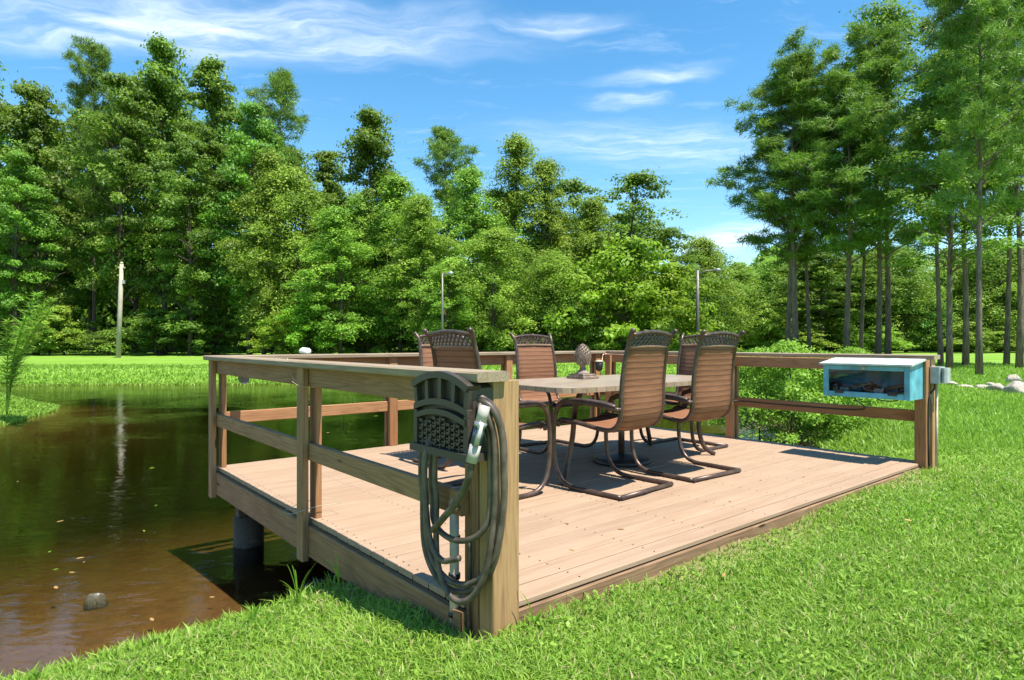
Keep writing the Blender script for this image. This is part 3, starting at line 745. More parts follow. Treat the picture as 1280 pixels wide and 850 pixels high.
o = tag(MB().tube(spline([(s0 + x, y, z0 + z) for x, y, z in cpts], 4), .005, 6).build('cord', LINEW), 'pale looped cord behind the glass of the turquoise box', 'cord'); o.location = dk(0, 0, 0); o.rotation_euler = (0, 0, TH)
# outlet box and its wires
eb = empty('outlet_box', dk(0, 0, 0), TH, 'grey weatherproof outlet box on the end post beside the turquoise box', 'outlet box')
MB().box(4.63, 4.76, -.155, -.076, .675, .815, .008).build('housing', GREYB, eb)
MB().box(4.638, 4.752, -.200, -.156, .683, .807, .016).build('cover', GREYB, eb)
MB().tube(spline([(4.69, -.10, .676), (4.68, -.10, .63), (4.63, -.09, .59), (4.60, -.082, .50), (4.60, -.08, .2), (4.61, -.085, -.05)], 5), .008, 6).build('wire', BLACKP, eb)
MB().tube([(4.75, -.095, .68), (4.75, -.095, -.1)], .011, 8).build('conduit', PVC, eb)
o = tag(MB().tube(spline([(4.50, .48, .549), (4.55, .47, .50), (4.648, .45, .45), (4.655, .5, .405), (4.652, 1.0, .395), (4.655, 1.6, .40), (4.56, 1.75, .41), (4.55, 1.8, .40)], 5), .006, 6).build('wire', BLACKP), 'black wire hanging under the turquoise box along the middle rail', 'wire'); o.location = dk(0, 0, 0); o.rotation_euler = (0, 0, TH)
o = tag(MB().tube(spline([(4.40, .06, .548), (4.42, .12, .525), (4.44, .22, .522), (4.46, .3, .5475)], 5), .005, 6).build('wire', BLACKP), 'short black wire sagging below the turquoise box bottom', 'wire'); o.location = dk(0, 0, 0); o.rotation_euler = (0, 0, TH)

# ------------------------------------------------------------------ vegetation
def quads(c, nrm, size, rng, aspect=.62):
    """leaf-shaped rhombi at c facing nrm"""
    n = len(c); a = unit(np.cross(nrm, rng.normal(size=(n, 3)))); b = np.cross(nrm, a)
    L = (size if np.ndim(size) else np.full(n, size)).reshape(-1, 1); W = L * aspect
    fold = nrm * L * .14
    Vv = np.stack([c + a * L * .5, c + b * W * .5 - fold, c - a * L * .5, c - b * W * .5 - fold], 1).reshape(-1, 3)
    return Vv, np.arange(4 * n).reshape(-1, 4)
def limb_tree(rng, H, cb, trunk_r, tips, lean=.0, sway=.25, name='trunk', fork=True, top=.97):
    """one continuous-looking trunk with limbs to the given tips"""
    mb = MB(); n = 9
    ph = rng.uniform(0, 6.3, 2)
    def axis_at(z):
        f = z / H; return np.array([lean * z + sway * math.sin(f * 4 + ph[0]) * f, sway * math.sin(f * 3.3 + ph[1]) * f, z])
    path = [axis_at(H * top * i / (n - 1)) for i in range(n)]
    path[0] = path[0] - np.array([0, 0, .15])
    rad = [trunk_r * (1.25 if i == 0 else 1) * (1 - .93 * (i / (n - 1)) ** 1.1) + .012 for i in range(n)]
    mb.tube(path, rad, 8)
    for tp in tips:
        r0 = math.hypot(tp[0] - axis_at(tp[2])[0], tp[1] - axis_at(tp[2])[1])
        zb = max(cb * .9, tp[2] - r0 * rng.uniform(.35, .8)); st = axis_at(min(zb, H * .95)); tp = np.array(tp)
        mid = st * .5 + tp * .5 + np.array([0, 0, .10 * r0]) + rng.normal(size=3) * .06 * r0
        w = trunk_r * (1 - .85 * st[2] / H) * .42 + min(.012, trunk_r * .12)
        mb.tube([st, mid, tp], [w, w * .6, min(.012, trunk_r * .15)], 5, caps=False)
    return mb.mesh(name), axis_at

def leafy(rng, H, cb, Rm, prof, ncl, crad, per, size, trunk_r, mat_l, mat_b, flat=.6, droop=0.0, sway=.35, shell=.55, aspect=.62):
    """broad-leaved tree: (trunk mesh, crown mesh)"""
    f = rng.uniform(0, 1, ncl) ** .9; z = cb + (H - cb) * f
    f[0] = 1.0; z[0] = H - crad * .4
    rr = np.array([prof(q) for q in f]) * Rm; r = rr * rng.uniform(.2, 1, ncl) ** shell; r[0] = 0
    a = np.arange(ncl) * 2.39996 + rng.uniform(0, .9, ncl)
    p1, p2 = rng.uniform(0, 6.3, 2)
    r = r * (1 + .30 * np.sin(2 * a + 5.5 * f + p1) + .22 * np.sin(3 * a - 11 * f + p2))
    cx, cy = r * np.cos(a), r * np.sin(a); C = np.stack([cx, cy, z], 1)
    me_t, ax = limb_tree(rng, H, cb, trunk_r, [tuple(c) for c in C[::2]], sway=sway)
    C[:, :2] += np.array([ax(q)[:2] for q in z]) * .8
    cr = crad * rng.uniform(.6, 1.35, ncl)
    N_ = ncl * per; k = np.repeat(np.arange(ncl), per)
    d = unit(rng.normal(size=(N_, 3))); rad = rng.uniform(.15, 1, N_) ** .45
    off = d * rad[:, None] * cr[k][:, None]; off[:, 2] *= flat
    er = np.stack([np.cos(a), np.sin(a), np.full(ncl, -.15)], 1)[k]; pr = (off * er).sum(1, keepdims=True)
    off = off * .82 + er * pr * .85                      # sprays reach outward along their limb
    off[:, 2] -= droop * (off[:, 0] ** 2 + off[:, 1] ** 2) / crad
    # stray shoots make the outline ragged
    stray = rng.uniform(size=N_) < .12; off[stray] *= rng.uniform(1.1, 1.7, stray.sum())[:, None]
    c = C[k] + off
    nrm = unit(d * .6 + np.array([0, 0, .6]) + rng.normal(size=(N_, 3)) * .45)
    keep = c[:, 2] > .25; c, nrm, k = c[keep], nrm[keep], k[keep]
    Vv, Ff = quads(c, nrm, size * rng.uniform(.6, 1.35, len(c)), rng, aspect)
    tint = np.clip(rng.uniform(-.1, 1, ncl)[k] * .75 + rng.uniform(0, .4, len(c)), 0, 1)
    me_c = np_mesh('crown', Vv, Ff, tint); me_c.materials.append(mat_l); me_t.materials.append(mat_b)
    return me_t, me_c
def piney(rng, H, cb, Rm, ntip, per, nl, nw, trunk_r, mat_l, mat_b, tuft=.5, sway=.3, prof=None, vs=.55):
    prof = prof or (lambda q: .35 + .65 * math.sin(math.pi * min(1, .12 + .88 * q) ** .9) if q < .97 else .25)
    nb = ntip // 9; tips = []; lead = []
    for i in range(nb):
        q = ((i + .5) / nb) ** .85; z = cb + (H - cb) * q + rng.uniform(-.3, .3); r = Rm * prof(q) * rng.uniform(.4, 1.2); a = i * 2.39996 + rng.uniform(-.6, .6)
        rise = rng.uniform(.0, .4) * r; e = np.array([r * math.cos(a), r * math.sin(a), z + rise]); lead.append(e)
        for j in range(9):
            f = 1 - .085 * j; s = rng.normal(size=3) * np.array([1, 1, vs]) * (.16 + .04 * j) * (.6 + .22 * r); tips.append(np.array([e[0] * f, e[1] * f, z + rise * f]) + s)
    tips.append(np.array([0, 0, H])); tips = np.array(tips)
    me_t, ax = limb_tree(rng, H, cb, trunk_r, [tuple(e) for e in lead], sway=sway)
    tips[:, :2] += np.array([ax(min(q, H))[:2] for q in tips[:, 2]]) * .9
    nt_ = len(tips); k = np.repeat(np.arange(nt_), per); n = len(k)
    d = unit(rng.normal(size=(n, 3)) + np.array([0, 0, .45])); base = tips[k] + rng.normal(size=(n, 3)) * tuft * np.array([.34, .34, .2])
    L = nl * rng.uniform(.7, 1.25, n)[:, None]; sidev = unit(np.cross(d, rng.normal(size=(n, 3)))) * nw
    tip = base + d * L; tip[:, 2] -= .12 * L[:, 0]
    Vv = np.stack([base - sidev, base + sidev, tip], 1).reshape(-1, 3); Ff = np.arange(3 * n).reshape(-1, 3)
    tint = np.clip(rng.uniform(0, 1, nt_)[k] * .6 + rng.uniform(0, .4, n), 0, 1)
    me_c = np_mesh('crown', Vv, Ff, tint); me_c.materials.append(mat_l); me_t.materials.append(mat_b)
    return me_t, me_c

def rg_(k): return np.random.default_rng(k)
gum_prof = lambda q: (.55 + .45 * math.sin(math.pi * min(1, q * 1.25 + .1))) * (1 if q < .75 else max(.12, 1 - (q - .75) * 3.2))
oval = lambda q: max(.12, math.sin(math.pi * (.12 + .86 * q)) ** .75)
full = lambda q: max(.10, (1 - q ** 2.2) ** .6)
KINDS = {}
KINDS['gumA'] = (20,) + leafy(rg_(1), 20, 3.6, 3.3, gum_prof, 115, .85, 210, .26, .22, L_GUM, BARK)
KINDS['gumB'] = (20,) + leafy(rg_(2), 20, 3.0, 2.9, gum_prof, 120, .78, 200, .25, .20, L_GUM, BARK)
KINDS['gumC'] = (20,) + leafy(rg_(3), 20, 4.0, 3.5, oval, 110, .92, 210, .26, .24, L_GUM, BARK)
KINDS['openA'] = (15,) + leafy(rg_(4), 15, 4.5, 3.6, oval, 62, .85, 120, .26, .16, L_GUM, BARK, sway=.7)
KINDS['softA'] = (13,) + leafy(rg_(5), 13, .9, 3.8, full, 150, .95, 150, .24, .16, L_SOFT, BARK, flat=.85, droop=.25, aspect=.4)
KINDS['softB'] = (13,) + leafy(rg_(6), 13, 1.1, 3.3, oval, 140, .9, 150, .24, .15, L_SOFT, BARK, flat=.8, droop=.2, aspect=.4)
KINDS['softTall'] = (17,) + leafy(rg_(16), 17, 2.2, 2.9, gum_prof, 150, .75, 170, .22, .15, L_SOFT, BARK, flat=.8, droop=.15, aspect=.45)
KINDS['shrubA'] = (4.5,) + leafy(rg_(7), 4.5, .25, 2.3, full, 60, .62, 150, .20, .06, L_LIME, BARK, sway=.2)
KINDS['shrubB'] = (4.5,) + leafy(rg_(8), 4.5, .25, 1.9, oval, 60, .55, 150, .19, .06, L_SOFT, BARK, sway=.2)
KINDS['shrubC'] = (4.5,) + leafy(rg_(13), 4.5, .2, 2.5, full, 60, .66, 140, .21, .06, L_GUM, BARK, sway=.2)
KINDS['pineA'] = (18,) + piney(rg_(9), 18, 6.6, 3.4, 400, 75, .36, .022, .135, L_PINE, PBARK, vs=1.0, tuft=.42)
KINDS['pineB'] = (18,) + piney(rg_(10), 18, 6.2, 3.1, 360, 75, .36, .022, .125, L_PINE, PBARK, vs=1.0, tuft=.42, sway=.5)
KINDS['pineC'] = (18,) + piney(rg_(11), 18, 7.4, 2.8, 290, 75, .34, .022, .115, L_PINE, PBARK, vs=1.0, tuft=.42, sway=.4)
KINDS['pineTop'] = (22,) + piney(rg_(12), 22, 14.0, 2.7, 250, 55, .42, .032, .17, L_PINE, PBARK, tuft=.6, sway=.4, vs=1.3, prof=lambda q: max(.3, math.sin(math.pi * (.15 + .75 * q))))
KINDS['gumNear'] = (18,) + leafy(rg_(14), 18, 6.0, 3.0, gum_prof, 105, .72, 150, .17, .13, L_GUM, PBARK, sway=.4)

def plant_tree(kind, x, y, H, wide, label, group=None, cat='tree', name='tree', rz=None, zbase=None, lean=None):
    h0, mt, mc = KINDS[kind]
    z = float(ground_z(np.array([x]), np.array([y]))[0]) if zbase is None else zbase
    t = empty(name, (x, y, z), R.uniform(0, 6.28) if rz is None else rz, label, cat, group)
    t.scale = (wide, wide, H / h0)
    if lean: t.rotation_euler = (lean[0], lean[1], t.rotation_euler[2])
    link('trunk', mt, t); link('crown', mc, t); return t
def tree_px(kind, px, ytop, Y, wide, label, group=None, **kw):
    return plant_tree(kind, from_px(px, Y), Y, (HOR - ytop) * Y / FPX + 1.05, wide, label, group, **kw)

WOOD = 'trees of the wood beyond the pond'
# the wood on the left: front row, then taller trees behind
for kind, px, yt, Y, w, lb in [
    ('gumB', -30, 62, 54, 1.0, 'tall dark tree in the wood well beyond the feathery bank plant'),
    ('gumA', 45, 108, 56, 1.0, 'tree with bare grey twigs in its top beyond the feathery plant'),
    ('pineA', 118, 60, 60, 1.15, 'tall pine rising over the wood beside the wooden utility pole'),
    ('gumC', 150, 95, 54, .95, 'broad dark tree standing right behind the wooden utility pole'),
    ('gumA', 205, 55, 57, 1.05, 'tallest leafy tree of the wood beyond the wooden utility pole'),
    ('gumB', 268, 76, 56, 1.15, 'tall full-crowned tree behind the pond corner post of the deck'),
    ('gumC', 312, 130, 52, .85, 'dark tree in front of the thin pine beyond the deck corner'),
    ('pineTop', 352, 90, 58, 1.0, 'thin pine with a sparse narrow top above the wood'),
    ('softB', 372, 215, 50, 1.05, 'yellow-green tree at the wood edge below the thin pine'),
    ('gumB', 412, 190, 56, .85, 'dark tree between the thin pine and the round-topped tree'),
    ('gumA', 465, 142, 52, .95, 'round-topped tall tree with pale trunk above the middle rail'),
    ('pineTop', 556, 163, 56, 1.0, 'lone high pine with an open round top over the wood'),
    ('softTall', 500, 222, 48, 1.0, 'pale tall tree behind the thin lamp pole and end chair'),
    ('softTall', 425, 262, 46, .95, 'pale green tree at the lawn edge left of the lamp pole'),
    ('softTall', 640, 174, 50, 1.05, 'tall bright leafy tree above the sunlit chair'),
    ('softTall', 592, 214, 48, .95, 'slender bright tree between lamp pole and tallest bright tree'),
    ('softTall', 530, 250, 45, .9, 'slender pale tree rising from behind the end chair'),
    ('softB', 618, 290, 43, .85, 'wide soft green tree behind the sunlit chair'),
    ('softTall', 684, 205, 50, .9, 'bright slender tree left of the open-crowned trees'),
    ('softA', 690, 315, 44, .75, 'dense low soft green tree left of the lime bush'),
    ('softTall', 742, 250, 49, .85, 'slender bright tree behind the hanging lamp'),
    ('softTall', 455, 245, 50, .8, 'slender bright tree under the round-topped tree'),
    ('openA', 722, 225, 54, 1.0, 'open tree behind the pinecone finial with sky in its crown'),
    ('openA', 790, 222, 52, 1.1, 'dark open-crowned tree above the lime green bushes'),
    ('gumC', 748, 262, 58, .85, 'dark tree filling the gap behind the open-crowned trees'),
    ('openA', 846, 286, 50, .75, 'low dark tree leaning out toward the sky gap'),
    ('softB', 560, 325, 43, .7, 'slim drooping tree beside the thin lamp pole'),
    ('gumC', 20, 190, 51, .8, 'shorter full tree at the wood edge by the feathery plant'),
    ('gumC', 238, 170, 52, .8, 'shorter full tree just past the wooden utility pole'),
    ('softTall', 330, 190, 50, .9, 'bright slender tree beyond the pond corner post'),
    ('softB', 885, 322, 66, .9, 'small tree on the skyline by the lamp pole with an arm')]:
    tree_px(kind, px, yt, Y, w, lb, WOOD)
R.seed(11)
backlab = 'tree standing deep in the wood behind the front row'
for i in range(17):
    px = -40 + i * 52 + R.uniform(-14, 14); Y = R.uniform(64, 74)
    yt = np.interp(px, [-50, 60, 200, 300, 380, 480, 600, 700, 800, 880], [110, 130, 100, 140, 200, 220, 240, 260, 280, 330]) + R.uniform(-10, 25)
    tree_px(R.choice(['gumA', 'gumB', 'gumC']), px, yt, Y, R.uniform(.95, 1.25), backlab, 'trees deep in the wood')
# far low trees closing the view on the right
for i in range(13):
    px = 890 + i * 36 + R.uniform(-10, 10); Y = R.uniform(62, 76)
    tree_px(R.choice(['softA', 'softB', 'gumC', 'softA']), px, R.uniform(300, 335), Y, R.uniform(.95, 1.3), 'low tree closing the lawn behind the tall pines', 'low trees behind the pines')
# shrubs along the foot of the wood
R.seed(5)
for kind, px, yt, Y, w, lb in [
    ('shrubA', 785, 305, 43, 1.7, 'large lime green bush catching the sun behind the hanging lamp'),
    ('shrubA', 838, 335, 42, 1.35, 'lime green bush next to the lamp pole with an arm'),
    ('shrubA', 385, 375, 47, 1.0, 'yellow-green bush at the wood edge behind the pale stone'),
    ('shrubA', 345, 392, 46, .7, 'small yellow-green bush at the wood edge left of the pale stone'),
    ('shrubB', 62, 385, 52, 1.0, 'bush at the wood edge beyond the feathery bank plant'),
    ('shrubC', 715, 372, 43, 1.0, 'dark bush behind the pinecone finial')]:
    tree_px(kind, px, yt, Y, w, lb, None, cat='bush', name='bush')
for i in range(26):
    px = -20 + i * 51 + R.uniform(-12, 12); Y = R.uniform(52, 58) if px < 400 else R.uniform(47, 52) if px < 880 else R.uniform(58, 66)
    tree_px(R.choice(['shrubC', 'shrubB', 'shrubC']), px, R.uniform(378, 415), Y, R.uniform(.8, 1.25), 'dark shrub in the undergrowth along the foot of the wood', 'undergrowth shrubs along the wood', cat='shrub', name='shrub')
# tall pines on the right lawn
for kind, px, yt, Y, w, lb in [
    ('pineB', 985, 92, 34, 1.0, 'slim pine at the open left end of the pine group'),
    ('pineA', 994, 70, 33, 1.15, 'bushy pine paired with the slim pine at the group end'),
    ('pineC', 1012, 130, 35, .9, 'short pine just behind the paired pines'),
    ('pineA', 1058, 95, 31, 1.05, 'dark-trunked pine above the middle of the turquoise box'),
    ('pineC', 1076, 130, 36, .9, 'thin pine standing behind the dark-trunked pine'),
    ('pineB', 1097, 40, 32, 1.05, 'leaning pine of the close pair over the turquoise box'),
    ('gumNear', 1110, 8, 33, 1.1, 'tall leafy tree of the close pair over the turquoise box'),
    ('pineC', 1176, 60, 27, .8, 'dark slim pine behind the thick pale trunk by the outlet box'),
    ('gumNear', 1187, 70, 24.5, .85, 'leafy tree with thick pale trunk rising by the outlet box'),
    ('pineB', 1207, -20, 27, .9, 'pine with slanting trunk between pale trunk and rocks'),
    ('pineA', 1224, -60, 20, .65, 'nearest tall pine rising straight behind the row of rocks'),
    ('pineC', 1258, -10, 29, .9, 'slim pine beyond the big pale rocks'),
    ('pineB', 1274, -70, 25, .85, 'thick pine at the end of the row beyond the big rocks'),
    ('gumNear', 1330, -40, 27, 1.0, 'leafy tree past the end of the rock row')]:
    tree_px(kind, px, yt, Y, w, lb, 'tall pines on the lawn')

# bushes on the bank beyond the end rail, seen through it
for k, (px, yb, H, kd, w, lb) in enumerate([(962, 545, 1.6, 'shrubW', .7, 'tall leafy green bush on the bank behind the end rail'),
                                    (1005, 540, 1.25, 'shrubW', .62, 'lower leafy bush on the bank below the turquoise box'),
                                    (925, 525, 1.5, 'shrubW', .5, 'leafy bush on the bank hidden partly by the end-rail post'),
                                    (1040, 530, .95, 'shrubW', .45, 'small leafy bush on the bank under the turquoise box')]):
    if 'shrubW' not in KINDS: KINDS['shrubW'] = (2.0,) + leafy(rg_(15), 2.0, .1, 1.6, full, 85, .33, 150, .085, .014, L_WEED, BARK, sway=.1, aspect=.5)
    Y = 10.4 + .5 * k; x = from_px(px, Y) + .35
    plant_tree('shrubW', x, Y, H, w, lb, 'bushes on the bank behind the end rail', 'bush', 'bush')

# distant wood behind everything, one mass
rng = rg_(40); n = 30000
n = 125000; x = rng.uniform(-95, 95, n); hh = rng.uniform(0, 1, n) ** 1.15 * (np.interp(x, [-60, 5, 25], [15, 12, 10.5]) + 2.0 * np.sin(x * .21) + 1.5 * np.sin(x * .57 + 1)); y = 78 + rng.uniform(0, 8, n) + np.abs(x) * -.05
c = np.stack([x, y, hh], 1); nrm = unit(rng.normal(size=(n, 3)) + np.array([0, -.6, .7]))
Vv, Ff = quads(c, nrm, rng.uniform(.6, 1.4, n), rng)
tag(link('far_woodland', np_mesh('far_woodland', Vv, Ff, np.clip(rng.uniform(0, 1, n), 0, 1)), None, L_GUM), 'dense dark woodland filling the background behind the trees', 'woodland', kind='stuff')

# ------------------------------------------------------------------ grass
def blades(n, xs, ys, hl, wl, rng, bend=.5, three=False):
    z = ground_z(xs, ys); a = rng.uniform(0, 2 * math.pi, n); d = np.stack([np.cos(a), np.sin(a), np.zeros(n)], 1)
    b = rng.uniform(0, 2 * math.pi, n); e = np.stack([np.cos(b), np.sin(b), np.zeros(n)], 1)
    base = np.stack([xs, ys, z - .006], 1); up = np.array([0, 0, 1.0]); h = hl[:, None]; w = wl[:, None]
    bd = bend * rng.uniform(.3, 1.5, n)[:, None]
    tip = base + up * h * (1 - .25 * bd) + e * h * bd
    if not three:
        return np.stack([base - d * w, base + d * w, tip], 1).reshape(-1, 3), np.arange(3 * n).reshape(-1, 3)
    mid = base + up * h * .58 + e * h * bd * .30
    Vv = np.stack([base - d * w, base + d * w, mid + d * w * .85, mid - d * w * .85, tip], 1).reshape(-1, 3); q = np.arange(n) * 5
    Ff = np.concatenate([np.stack([q, q + 1, q + 2], 1), np.stack([q, q + 2, q + 3], 1), np.stack([q + 3, q + 2, q + 4], 1)])
    return Vv, Ff
def land_filter(x, y, margin=.0):
    d = shore_dist(x, y); dx, dy = x - NX, y - NY; s = dx * cT + dy * sT; t = -dx * sT + dy * cT
    on_deck = (s > -.06) & (s < DB + .06) & (t > -.05) & (t < DA + .05)
    worn = np.exp(-np.maximum.reduce([-s, s - DB, -t, t - DA]).clip(0) / .15)
    return (d > margin) & ~on_deck & (np.random.default_rng(3).uniform(size=len(x)) > worn * .82), d
def patch(x, y): return .5 + .5 * np.sin(x * 2.1 + 1.3 * np.sin(y * 1.7)) * np.cos(y * 2.4 + .9 * np.sin(x * 1.9))
rng = rg_(50)
def scatter(n, Y0, Y1):
    y = np.exp(rng.uniform(math.log(Y0), math.log(Y1), n)); x = rng.uniform(-.92, .92, n) * y + rng.uniform(-.6, .6, n)
    k, d = land_filter(x, y, .02); return x[k], y[k], d[k]
def big(x, y): return np.clip(.5 + .32 * np.sin(x * .9 + 1.7 * np.sin(y * .6 + 1)) + .28 * np.sin(y * 1.25 + 1.1 * np.sin(x * 1.6)), 0, 1)
x, y, d = scatter(400000, 1.7, 6.0); n = len(x); pt = patch(x * 1.6, y * 1.6); bg_ = big(x, y)
keep = rng.uniform(size=n) < .55 + .45 * pt; x, y, d, pt, bg_ = x[keep], y[keep], d[keep], pt[keep], bg_[keep]; n = len(x)
hl = (.014 + .016 * pt + .016 * bg_) * rng.uniform(.5, 1.7, n) + .03 * np.exp(-d / .25) * rng.uniform(0, 1, n); wl = (.0014 + .0005 * y) * rng.uniform(.6, 1.5, n)
V1, F1 = blades(n, x, y, hl, wl, rng, .85, True); tt = np.clip(.05 + .30 * pt + .35 * bg_ + rng.uniform(-.3, .5, n), 0, 1)
tt[rng.uniform(size=n) < .06 + .32 * (1 - bg_) ** 2 * (1 - pt)] = 2.0; T1 = np.concatenate([tt, tt, tt])
tag(link('grass', np_mesh('grass', V1, F1, T1), None, GRASS), 'short green lawn grass around the deck', 'grass', kind='stuff')
x, y, d = scatter(260000, 6.0, 30.0); n = len(x); pt = patch(x * .6, y * .6)
hl = (.045 + .03 * pt) * rng.uniform(.6, 1.5, n) * (1 + y / 40); wl = (.0011 * y) * rng.uniform(.7, 1.3, n)
V1, F1 = blades(n, x, y, hl, wl, rng, .6); T1 = np.clip(.3 + .35 * pt + rng.uniform(-.3, .4, n), 0, 1)
tag(link('lawn_grass', np_mesh('lawn_grass', V1, F1, T1), None, GRASS), 'mown grass of the wider lawn beyond the deck and pond', 'grass', kind='stuff')
cn = 700; cy = np.exp(rng.uniform(math.log(2.1), math.log(8), cn)); cx = rng.uniform(-.2, .95, cn) * cy; w_ = big(cx, cy) > .42; cx, cy = cx[w_], cy[w_]; per = 14
x = np.repeat(cx, per) + rng.normal(size=len(cx) * per) * .022; y = np.repeat(cy, per) + rng.normal(size=len(cx) * per) * .022; k, d = land_filter(x, y, .02)
tb2 = np.repeat(rng.uniform(.2, .95, len(cx)), per)[k]; x, y = x[k], y[k]; n = len(x)
V1, F1 = blades(n, x, y, rng.uniform(.032, .065, n), .0034 * rng.uniform(.7, 1.3, n), rng, .8, True); T1 = np.clip(tb2 + rng.uniform(-.15, .15, n), 0, 1)
tag(link('broad_grass', np_mesh('broad_grass', V1, F1, np.concatenate([T1] * 3)), None, GRASS), 'coarser broad-bladed grass tufts scattered through the lawn', 'grass', kind='stuff')
cn = 420; cy = np.exp(rng.uniform(math.log(2.1), math.log(6.5), cn)); cx = rng.uniform(-.75, .95, cn) * cy; per = 26
x = np.repeat(cx, per) + rng.normal(size=cn * per) * np.repeat(rng.uniform(.02, .07, cn), per); y = np.repeat(cy, per) + rng.normal(size=cn * per) * .05; k, d = land_filter(x, y, .05)
tb2 = np.repeat(rng.uniform(.0, .9, cn), per)[k]; x, y = x[k], y[k]; n = len(x); c = np.stack([x, y, ground_z(x, y) + rng.uniform(.012, .034, n)], 1)
Vv, Ff = quads(c, unit(np.array([0, 0, 1.0]) + rng.normal(size=(n, 3)) * .35), rng.uniform(.012, .026, n), rng, .8)
tag(link('clover', np_mesh('clover', Vv, Ff, np.clip(tb2 + rng.uniform(-.1, .1, n), 0, 1)), None, GRASS), 'low round-leaved clover patches in the lawn around the deck', 'clover', kind='stuff')
# ragged growth along the waterline
i = rng.integers(0, nS, 60000); f = rng.uniform(0, 1, (60000, 1)); sn = unit(np.stack([tang[:, 1], -tang[:, 0]], 1)); sn[test < 0] *= -1
p = SHORE[i] * (1 - f) + SHORE[(i + 1) % nS] * f + sn[i] * (rng.uniform(0, 1, (60000, 1)) ** 1.6) * np.clip(.5 + SHORE[i][:, 1:2] * .06, 0, 1.7)
k, d = land_filter(p[:, 0], p[:, 1], .0); x, y = p[k, 0], p[k, 1]; n = len(x)
k2 = (np.abs(x) < y * .95 + .5) & (y > 1.6); x, y = x[k2], y[k2]; n = len(x)
hl = np.where(y < 8, .06 + .05 * rng.uniform(0, 1, n) ** 2, .05 + .09 * rng.uniform(0, 1, n)); wl = np.where(y < 8, .0045, .0011 * y)
V1, F1 = blades(n, x, y, hl, wl, rng, .6, True); T1 = np.clip(.55 + rng.uniform(-.3, .45, n), 0, 1)
tag(link('bank_grass', np_mesh('bank_grass', V1, F1, np.concatenate([T1] * 3)), None, GRASS), 'long ragged grass fringing the pond bank', 'grass', kind='stuff')

# leaning weeds by the deck rim at the waterline, and at the hose post
def weed(name, x, y, specs, label, mat, group=None, cat='weed'):
    z = float(ground_z(np.array([x]), np.array([y]))[0]); t = empty(name, (x, y, z), 0, label, cat, group)
    for (ax, ay, h, w) in specs:
        m = MB(); p = [(0, 0, -.02), (ax * .3, ay * .3, h * .5), (ax * .7, ay * .7, h * .85), (ax, ay, h)]
        q = spline(p, 3); vs = []; fs = []
        side = Vector((-ay, ax, 0)).normalized() if abs(ax) + abs(ay) > 1e-4 else Vector((1, 0, 0)); side = (side + Vector((.6, 0, 0))).normalized()
        for j, c in enumerate(q):
            ww = w * (1 - j / len(q)) ** .6; vs += [c - side * ww, c + side * ww + Vector((0, 0, ww * .2))]
        for j in range(len(q) - 1): fs.append((2 * j, 2 * j + 1, 2 * j + 3, 2 * j + 2))
        m.add(vs, fs, True); o = m.build('blade', mat, t)
        at = o.data.attributes.new('tint', 'FLOAT', 'FACE'); at.data.foreach_set('value', [R.uniform(.3, .9)] * len(o.data.polygons))
    return t
R.seed(21)
def rspec(n, sp, h0, h1, w): return [(R.uniform(-sp, sp), R.uniform(-sp, sp), R.uniform(h0, h1), w) for _ in range(n)]
for px, py, h, n, lb in [(372, 756, .22, 9, 'tuft of long weed blades beside the water under the deck rim'), (425, 745, .17, 7, 'small tuft of long blades against the deck rim by the water'), (318, 778, .12, 7, 'short spiky tuft at the water edge nearest the pile'), (205, 806, .08, 6, 'low leafy tuft at the near water edge')]:
    Y = (EYE + .26) * FPX / (py - HOR); weed('weed_tuft', from_px(px, Y), Y, rspec(n, h * .45, h * .5, h, .0045), lb, L_WEED, 'weeds on the near bank')
weed('weed_tuft', *dk(.16, -.11)[:2], [(.10, .02, .10, .006), (.07, -.05, .12, .006), (-.06, -.03, .15, .004), (.13, -.03, .05, .006), (.03, -.06, .09, .006), (-.17, .03, .22, .0025)], 'bright weed tuft growing at the foot of the hose post', L_WEED, 'weeds on the near bank')

# feathery plant on the far left bank
pf = empty('feathery_plant', (-9.95, 12.4, -.4), 0, 'tall feathery light green plant on the grassy bank beyond the water', 'plant'); prng = rg_(60)
for k in range(6):
    L = prng.uniform(1.5, 2.5); a = prng.uniform(-.9, 1.2); ln = prng.uniform(.25, .55) * L
    q = spline([(0, 0, 0), (ln * .2 * math.cos(a), ln * .2 * math.sin(a), L * .45), (ln * .6 * math.cos(a), ln * .6 * math.sin(a), L * .8), (ln * math.cos(a), ln * math.sin(a), L)], 8)
    MB().tube(q, [.012 * (1 - j / len(q)) + .003 for j in range(len(q))], 5).build('stem', L_WEED, pf)
    Q = np.array([tuple(v) for v in q]); idx = prng.integers(len(Q) // 4, len(Q), 170); b0 = Q[idx] + prng.normal(size=(170, 3)) * .01
    dr_ = unit(prng.normal(size=(170, 3)) * np.array([1, 1, .35]) + np.array([0, 0, .55])); LL = (.34 * (1 - .6 * (idx / len(Q)) ** 2))[:, None] * prng.uniform(.6, 1.2, (170, 1))
    sv = unit(np.cross(dr_, prng.normal(size=(170, 3)))) * .012
    me = np_mesh('frond', np.stack([b0 - sv, b0 + sv, b0 + dr_ * LL - np.array([0, 0, .1]) * LL], 1).reshape(-1, 3), np.arange(510).reshape(-1, 3), prng.uniform(0, 1, 170)); tag(link('frond', me, pf, L_WEED), kind='stuff')

